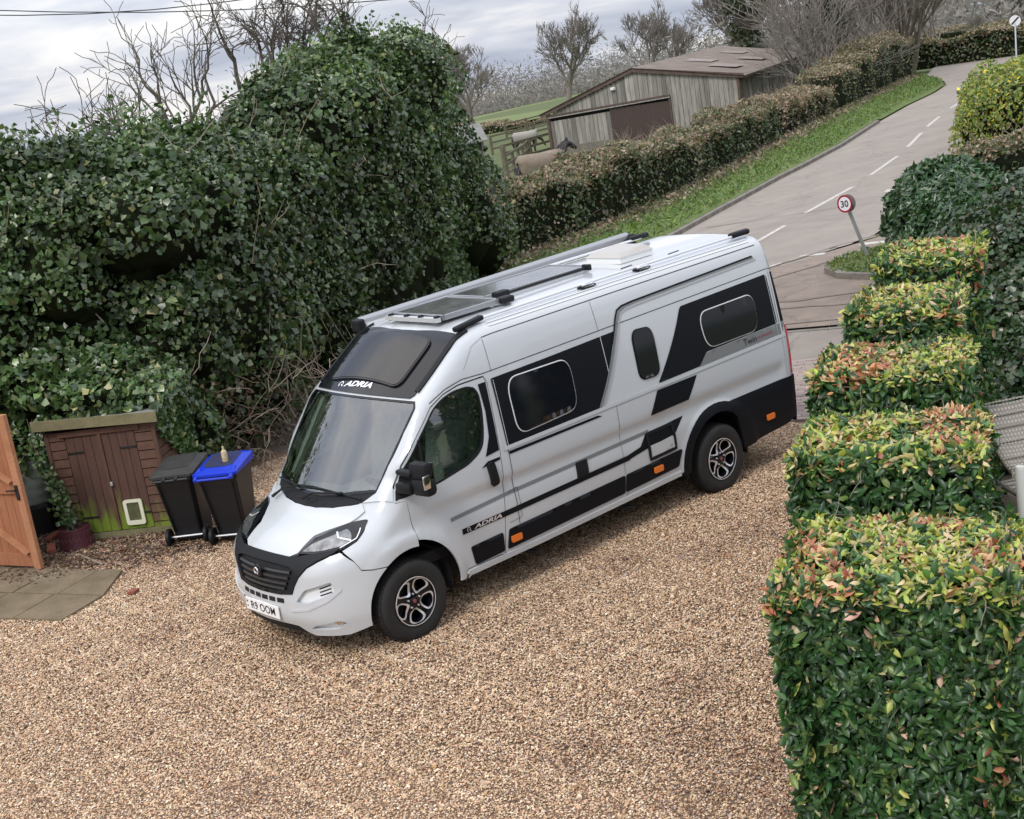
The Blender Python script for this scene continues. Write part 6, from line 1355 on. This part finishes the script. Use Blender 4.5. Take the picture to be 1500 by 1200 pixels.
# ------------------------------------------------------------------ the stepped photinia / laurel hedge on the right
GREEN=[(.028,.078,.020),(.042,.108,.028),(.06,.135,.045),(.018,.048,.016),(.10,.18,.05),(.16,.22,.05)]; GW=[.28,.26,.14,.18,.09,.05]
TOPC=[(.46,.46,.10),(.33,.40,.08),(.52,.42,.18),(.42,.20,.10),(.56,.46,.27),(.17,.26,.06),(.34,.13,.07),(.08,.15,.05)]; TW=[.23,.20,.14,.06,.13,.12,.03,.10]
hd=np.array([-.884,-.468]); hn=np.array([-.468,.884]); HO=np.array([.93,5.62])
_lm={}
def leaf_template(key,col,quad=True):
    if key not in _lm:
        V,F,C=leaves(np.zeros((1,3)),np.array([[0,0,1.]]),np.array([1.0]),np.array([col]),.42,0,-1,.06,quad); _lm[key]=mesh('leaf',V,F,False,C); _lm[key].materials.append(M['leaf3'])
    return _lm[key]
def leaf_parts(parent,P,Nn,top,n,size,org):
    """the leaves that show largest as parts of their own"""
    dist=np.linalg.norm(P-Cp,axis=1)/np.maximum(.25,(Nn*((Cp-P)/np.linalg.norm(Cp-P,axis=1,keepdims=True))).sum(1)+.1); idx=np.argsort(dist)
    idx=idx[:n*6]; idx=rg.permutation(idx)[:n]; V0=[]
    for i in idx:
        if top[i]: k=rg.choice(len(TOPC),p=np.array(TW)/sum(TW)); me=leaf_template(('t',int(k),int(rg.integers(3))),TOPC[k])
        else: k=rg.choice(len(GREEN),p=np.array(GW)/sum(GW)); me=leaf_template(('g',int(k),int(rg.integers(3))),GREEN[k])
        o=bpy.data.objects.new('leaf',me); COL.objects.link(o); o.parent=parent; p=P[i]+Nn[i]*.012; o.location=(p[0]-org[0],p[1]-org[1],p[2]-org[2])
        nv=Vector(Nn[i]+rg.normal(size=3)*.45).normalized(); o.rotation_euler=(nv.to_track_quat('Z','Y').to_matrix()@Matrix.Rotation(rg.uniform(0,6.28),3,'Z')).to_euler(); s=size*rg.uniform(.8,1.25); o.scale=(s,s,s)
def hedge_block(s0,s1,n0,n1,H,N_,label,seed,size=.088,parts=300):
    c=HO+hd*(s0+s1)/2+hn*(n0+n1)/2; N_=int(N_*1.35); t=thing('hedge_block',label,'hedge',(c[0],c[1],0),0,'stepped hedge blocks along the drive')
    ls,ln=s1-s0,n1-n0; A=np.array([ls*ln*1.5,ln*H,ln*H*.4,ls*H,ls*H*.7]); k=rg.choice(5,N_,p=A/A.sum()); a,b=rg.random(N_),rg.random(N_)
    S_=np.select([k==0,k==1,k==2,k==3,k==4],[s0+a*ls,s0+0*a,s1+0*a,s0+a*ls,s0+a*ls]); Q=np.select([k==0,k==1,k==2,k==3,k==4],[n0+b*ln,n0+a*ln,n0+a*ln,n0+0*a,n1+0*a]); Z_=np.where(k==0,H,b*H)
    N3=np.zeros((N_,3)); N3[k==0]=(0,0,1); N3[k==1]=(-hd[0],-hd[1],0); N3[k==2]=(hd[0],hd[1],0); N3[k==3]=(-hn[0],-hn[1],0); N3[k==4]=(hn[0],hn[1],0)
    # round the shoulders
    cs,cn=(S_-(s0+s1)/2)/(ls/2),(Q-(n0+n1)/2)/(ln/2); Z_=Z_-np.where(k==0,.06*np.abs(cs)**7+.05*np.abs(cn)**7,0)
    inn=np.where(k>0,np.clip((Z_-H+.14)/.14,0,1)**2*.07,0); taper=np.where((k>0),(1-Z_/H)*.17,0)
    P=np.stack([HO[0]+hd[0]*S_+hn[0]*Q,HO[1]+hd[1]*S_+hn[1]*Q,Z_],1); P-=N3*(inn+taper)[:,None]
    nz=vnoise(P,2.0,seed)*.032+vnoise(P,6,seed+3)*.018; dep=np.minimum(rg.exponential(.035,N_),.20); P+=N3*(nz-dep)[:,None]
    keep=(vnoise(P,5.5,seed+7)>-.95)|(k==0); P,N3,k,Z_=P[keep],N3[keep],k[keep],Z_[keep]; N_=len(P)
    up=np.clip((Z_-H+.16)/.16,0,1); top=(k==0)|(rg.random(N_)<up*.6)|((k==4)&(rg.random(N_)<.25)); top&=rg.random(N_)<.93
    C=pal(N_,GREEN,GW,.2); T_=pal(N_,TOPC,TW,.15)
    # red shoots grow in patches
    red=(vnoise(P,2.6,seed+11)>.36)&(rg.random(N_)<.55); T_=np.where(red[:,None],pal(N_,[(.40,.15,.08),(.50,.24,.12),(.32,.10,.06),(.55,.35,.19)],[1,1,.6,.8]),T_); dk=(vnoise(P,3.1,seed+19)>.5)&(rg.random(N_)<.6); T_=np.where(dk[:,None],C*1.2,T_)
    C=np.where(top[:,None],T_,C); pale=(~top)&(rg.random(N_)<.045); C[pale]=pal(pale.sum(),[(.55,.50,.28),(.60,.38,.26),(.45,.46,.12)],[1,1,1])
    sz=size*np.where(top,.80,1.05)*rg.uniform(.7,1.3,N_)
    leaf_parts(t,P,N3,top,parts,size*1.0,(c[0],c[1],0))
    # leaves hang on the sides, lift at the top
    for q_,dr,nm in ((top,-1,'leaves'),(~top,1,'leaves')):
        V,F,CC=leaves(P[q_],N3[q_]+np.array([0,0,.25]),sz[q_],C[q_],.42,.62 if nm else .5,dr,.10,True); o=link(nm,mesh(nm,V,F,False,CC),t,M['leaf3']); o['kind']='stuff'
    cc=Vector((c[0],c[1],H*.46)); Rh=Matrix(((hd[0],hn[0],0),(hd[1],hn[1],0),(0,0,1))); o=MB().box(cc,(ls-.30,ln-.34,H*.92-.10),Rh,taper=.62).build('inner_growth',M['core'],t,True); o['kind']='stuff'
    pp=P[rg.integers(0,N_,200)]-N3[rg.integers(0,N_,200)]*.08; twigs(60,None,.22,M['twig'],'twigs',t,r=.003,seed=seed,pts=pp)
hedge_block(-.03,1.12,-.02,1.30,1.72,11500,'nearest and largest hedge block in the bottom right corner',1,.094)
hedge_block(1.42,2.46,-.13,1.10,1.98,9500,'second hedge block with a broad yellow and pink top',2,.090)
hedge_block(2.72,3.66,-.17,.97,2.17,8000,'third hedge block level with the rear wheel of the van',3,.088)
hedge_block(3.88,4.98,-.06,.84,2.36,8000,'fourth hedge block with a yellow top and red patch beside the footpath',4,.088)
hedge_block(5.3,6.3,.02,.95,2.48,7000,'farthest hedge block with a reddish top before the dark laurel bush',5,.088)
# dark laurel bush, ivy bank and clipped hedges behind
def bush(name,label,blobs,n,size,cols,w,aspect=.45,depth=.2,quad=False,cat='bush',tilt=.6,m='leaf',hollow=1.1,core=.72):
    t=thing(name,label,cat,(blobs[0][0][0],blobs[0][0][1],0)); lump_mesh(blobs,core,M['core'],'inner_growth',t); P,Nn=blob_points(blobs,n,depth=depth,hollow=hollow,lum=.12)
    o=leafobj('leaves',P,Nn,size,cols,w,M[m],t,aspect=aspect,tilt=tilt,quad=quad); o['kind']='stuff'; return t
bush('laurel_bush','dark glossy laurel bush behind the farthest hedge block',[((-13.75,-2.35,.95),(1.0,1.0,1.0)),((-12.8,-1.55,1.0),(1.05,1.05,.95)),((-11.8,-.6,1.0),(1.1,1.0,1.0)),((-14.1,-3.0,.5),(.6,.6,.65)),((-10.9,.35,.95),(1.1,1.0,1.05))],22000,.15,[(.026,.068,.020),(.042,.10,.032),(.08,.14,.06),(.016,.038,.014),(.14,.18,.10)],[.3,.3,.14,.2,.06],.42)
bush('ivy_bank','dark ivy bank on the garden side of the hedge blocks',[((-9.0,1.25,.85),(1.0,1.0,1.15)),((-8.0,2.2,.6),(.9,1.0,.95)),((-7.2,2.9,.35),(.8,.9,.7)),((-9.3,2.4,1.0),(1.1,1.1,1.1)),((-6.2,3.1,.2),(.8,.7,.45)),((-10.5,1.2,1.2),(1.1,1.1,1.1))],15000,.085,[(.022,.050,.016),(.036,.07,.024),(.06,.09,.035),(.09,.08,.045)],[1,1,.6,.3],.9)
bush('forsythia_hedge','large rounded green hedge with yellow forsythia flowers by the road',[((-27.4,-8.7,.9),(1.5,1.6,1.15)),((-27.2,-9.3,.7),(1.15,1.1,1.15)),((-29.3,-10.4,1.0),(1.2,1.1,1.25)),((-27.0,-8.2,1.3),(1.4,1.5,1.0)),((-28.2,-9.6,1.2),(1.2,1.1,1.1)),((-29.5,-9.8,1.0),(1.7,1.5,1.1)),((-32,-11,1.0),(1.9,1.6,1.05)),((-35,-12.4,.95),(2,1.6,1.0)),((-38.5,-14.2,.9),(2.2,1.6,.9)),((-28.5,-6.5,1.2),(2.0,2.2,1.3)),((-32,-8.5,1.3),(2.4,2.2,1.3)),((-36,-10.8,1.2),(2.5,2,1.2)),((-43,-16.3,.8),(2.8,1.6,.8)),((-47.5,-18.2,.8),(2.6,1.4,.75))],42000,.13,[(.17,.25,.05),(.24,.28,.07),(.10,.15,.035),(.32,.31,.09),(.19,.15,.06),(.70,.56,.03)],[.28,.26,.12,.16,.08,.06],.5,m='leaf2',depth=.25,tilt=.8,cat='hedge')
P,Nn=blob_points([((-27.4,-8.7,1.0),(1.55,1.65,1.15)),((-28.7,-7.2,1.3),(2.0,2.2,1.3)),((-32,-9.6,1.3),(2.2,2,1.2))],9000,depth=.05); k=(vnoise(P,1.3,401)>.30); fo=leafobj('flowers',P[k],Nn[k],.10,[(.70,.55,.02),(.75,.62,.08)],[1,1],M['leaf2'],bpy.data.objects['forsythia_hedge'],aspect=.8,tilt=.9); fo['kind']='stuff'
road_hedge('flat-topped olive hedge between the laurel bush and the forsythia',[(-16.4,-3.3),(-16.0,-2.2),(-15.4,-.4),(-14.6,1.6),(-14.0,3.2)],1.3,1.95,9000,61,size=.09,brown=.35,twn=200)
for o in list(COL.objects):
    pass
flat('garden_soil',[tuple(HO+hd*-3+hn*.7),tuple(HO+hd*6.8+hn*.6),(-9.5,-1.0),(-13.5,-1.2),(-14.5,6),(-3,12),(4,10)],.016,M['soil'])
MB().prism([tuple(HO+hd*-1+hn*1.75),tuple(HO+hd*3.9+hn*1.35),tuple(HO+hd*6.2+hn*1.5),tuple(HO+hd*6.2+hn*6),tuple(HO+hd*-1+hn*6)],.0,.9).build('garden_terrace',M['soil'])['kind']='structure'
# wicker loungers
def wickermat():
    m=mat('grey_wicker',(.40,.37,.32),rough=.8); n=m.node_tree.nodes; l=m.node_tree.links; b=n['Principled BSDF']; t=n.new('ShaderNodeTexCoord')
    h=[]
    for ax in (0,1):
        w=n.new('ShaderNodeTexWave'); w.wave_type='BANDS'; w.bands_direction='XY'[ax]; w.inputs['Scale'].default_value=9; w.inputs['Distortion'].default_value=.6; l.new(t.outputs['UV' if False else 'Object'],w.inputs['Vector']); h.append(w)
    mu=n.new('ShaderNodeMath'); mu.operation='MULTIPLY'; l.new(h[0].outputs['Fac'],mu.inputs[0]); l.new(h[1].outputs['Fac'],mu.inputs[1])
    r=n.new('ShaderNodeValToRGB'); r.color_ramp.elements[0].color=(.20,.18,.15,1); r.color_ramp.elements[1].color=(.46,.43,.37,1); l.new(mu.outputs[0],r.inputs[0]); l.new(r.outputs[0],b.inputs['Base Color'])
    bp=n.new('ShaderNodeBump'); bp.inputs['Strength'].default_value=.8; bp.inputs['Distance'].default_value=.01; l.new(mu.outputs[0],bp.inputs['Height']); l.new(bp.outputs[0],b.inputs['Normal']); return m
M['wicker']=wickermat()
def lounger(loc,rz,label,prof,w=.68):
    t=thing('wicker_lounger',label,'garden lounger',loc,rz,'wicker garden loungers'); n=len(prof); P=[(x,z) for x,z in prof]
    def slab(P,y0,y1,th,name):
        V=[];F=[]; N_=11
        for i,(x,z) in enumerate(P):
            for k in range(N_):
                y=y0+(y1-y0)*k/(N_-1); V.append((x,y,z-.02*math.sin(math.pi*k/(N_-1))))
        m_=len(V); V+=[(x,y,z-th) for x,y,z in V]
        for i in range(len(P)-1):
            for k in range(N_-1): a=i*N_+k; F.append([a,a+1,a+N_+1,a+N_]); F.append([m_+a,m_+a+N_,m_+a+N_+1,m_+a+1])
            a=i*N_; F.append([a,a+N_,m_+a+N_,m_+a]); a=i*N_+N_-1; F.append([a+N_,a,m_+a,m_+a+N_])
        F.append([k for k in range(N_)]+[m_+k for k in range(N_)][::-1]); a=(len(P)-1)*N_; F.append([a+k for k in range(N_)][::-1]+[m_+a+k for k in range(N_)]); return link(name,mesh(name,V,F,True),t,M['wicker'],False)
    j=len(P)//2; b=slab(P[:j+1],-w/2,w/2,.05,'backrest'); s=slab(P[j:],-w/2,w/2,.16,'seat')
    for i in range(len(P)):      # woven cross cords
        x,z=P[i]; MB().tube([(x,-w/2,z+.006),(x,w/2,z+.006)],.008,5).build('cord',M['wicker'],b if i<=j else s,True,False)
    for x in (P[j][0]+.1,P[-1][0]-.1):
        for y in (-w/2+.05,w/2-.05): MB().tube([(x,y,0),(x,y,P[-1][1]-.1)],.025,8).build('leg',M['wicker'],t,True,False)
    t.scale=(.81,.81,.81)
    return t
pr=[(-1.05,1.05),(-.85,.88),(-.65,.70),(-.45,.53),(-.22,.40),(0,.35),(.3,.34),(.6,.36),(.9,.34)]
lounger((-2.70,5.27,.915),math.radians(58),'upper wicker lounger with its raised back showing above the hedge edge',[(-.62,.84),(-.52,.74),(-.42,.65),(-.30,.55),(-.15,.44),(0,.37),(.06,.35),(.12,.34),(.18,.34),(.24,.33)])
lounger((-2.3,5.42,.915),math.radians(58),'lower flat wicker lounger seat half hidden behind the second hedge block',[(0,.45),(.1,.45),(.2,.45),(.3,.44),(.45,.44),(.6,.43),(.9,.40)])
tag(MB().lathe([(0,0),(.035,0),(.035,.62),(.028,.64),(0,.64)],(-1.72,5.63,.915),14).build('white_post',M['cream'],None,True),'short cream post beside the lower wicker lounger','post')
tr=MB(); tr.box((-7.05,2.42,.40),(.22,.5,.10),Matrix.Rotation(.6,3,'Z'),bev=.01); tag(tr.build('trough',M['ink'],None),'small dark trough planter with a pale rim on the ivy bank','planter')
o=MB(); Rt=Matrix.Rotation(.6,3,'Z')
for dx,dy,lx,ly in ((.115,0,.02,.52),(-.115,0,.02,.52),(0,.26,.25,.02),(0,-.26,.25,.02)): q_=Rt@Vector((dx,dy,.06)); o.box((-7.05+q_.x,2.42+q_.y,.46),(lx,ly,.03),Rt)
o.build('rim',M['cream'],bpy.data.objects['trough'])
# island turf blades
n=1500; P=np.stack([rg.uniform(-16.2,-13.7,n),rg.uniform(-5.3,-3.2,n),np.full(n,.14)],1); P=P[inside(P[:,:2],isl)]; o=leafobj('island_grass_blades',P,np.tile([.6,.6,.5],(len(P),1)),.12,[(.09,.14,.03),(.14,.17,.05),(.20,.20,.08),(.06,.10,.02)],[1,1,.5,1],M['leaf2'],None,aspect=.25,droop=-1); tag(o,kind='stuff')
# ------------------------------------------------------------------ thin winter air over the fields
hz=bpy.data.materials.new('haze'); hz.use_nodes=True; n=hz.node_tree.nodes; n.remove(n['Principled BSDF']); pv=n.new('ShaderNodeVolumePrincipled'); pv.inputs['Color'].default_value=(.86,.90,.96,1); pv.inputs['Density'].default_value=.0006; hz.node_tree.links.new(pv.outputs[0],n['Material Output'].inputs['Volume'])
o=MB().box((0,0,-60),(3300,3300,72)).build('haze',hz); o['kind']='stuff'
for v in o.data.vertices: v.co.z = 26 if v.co.z>0 else -135
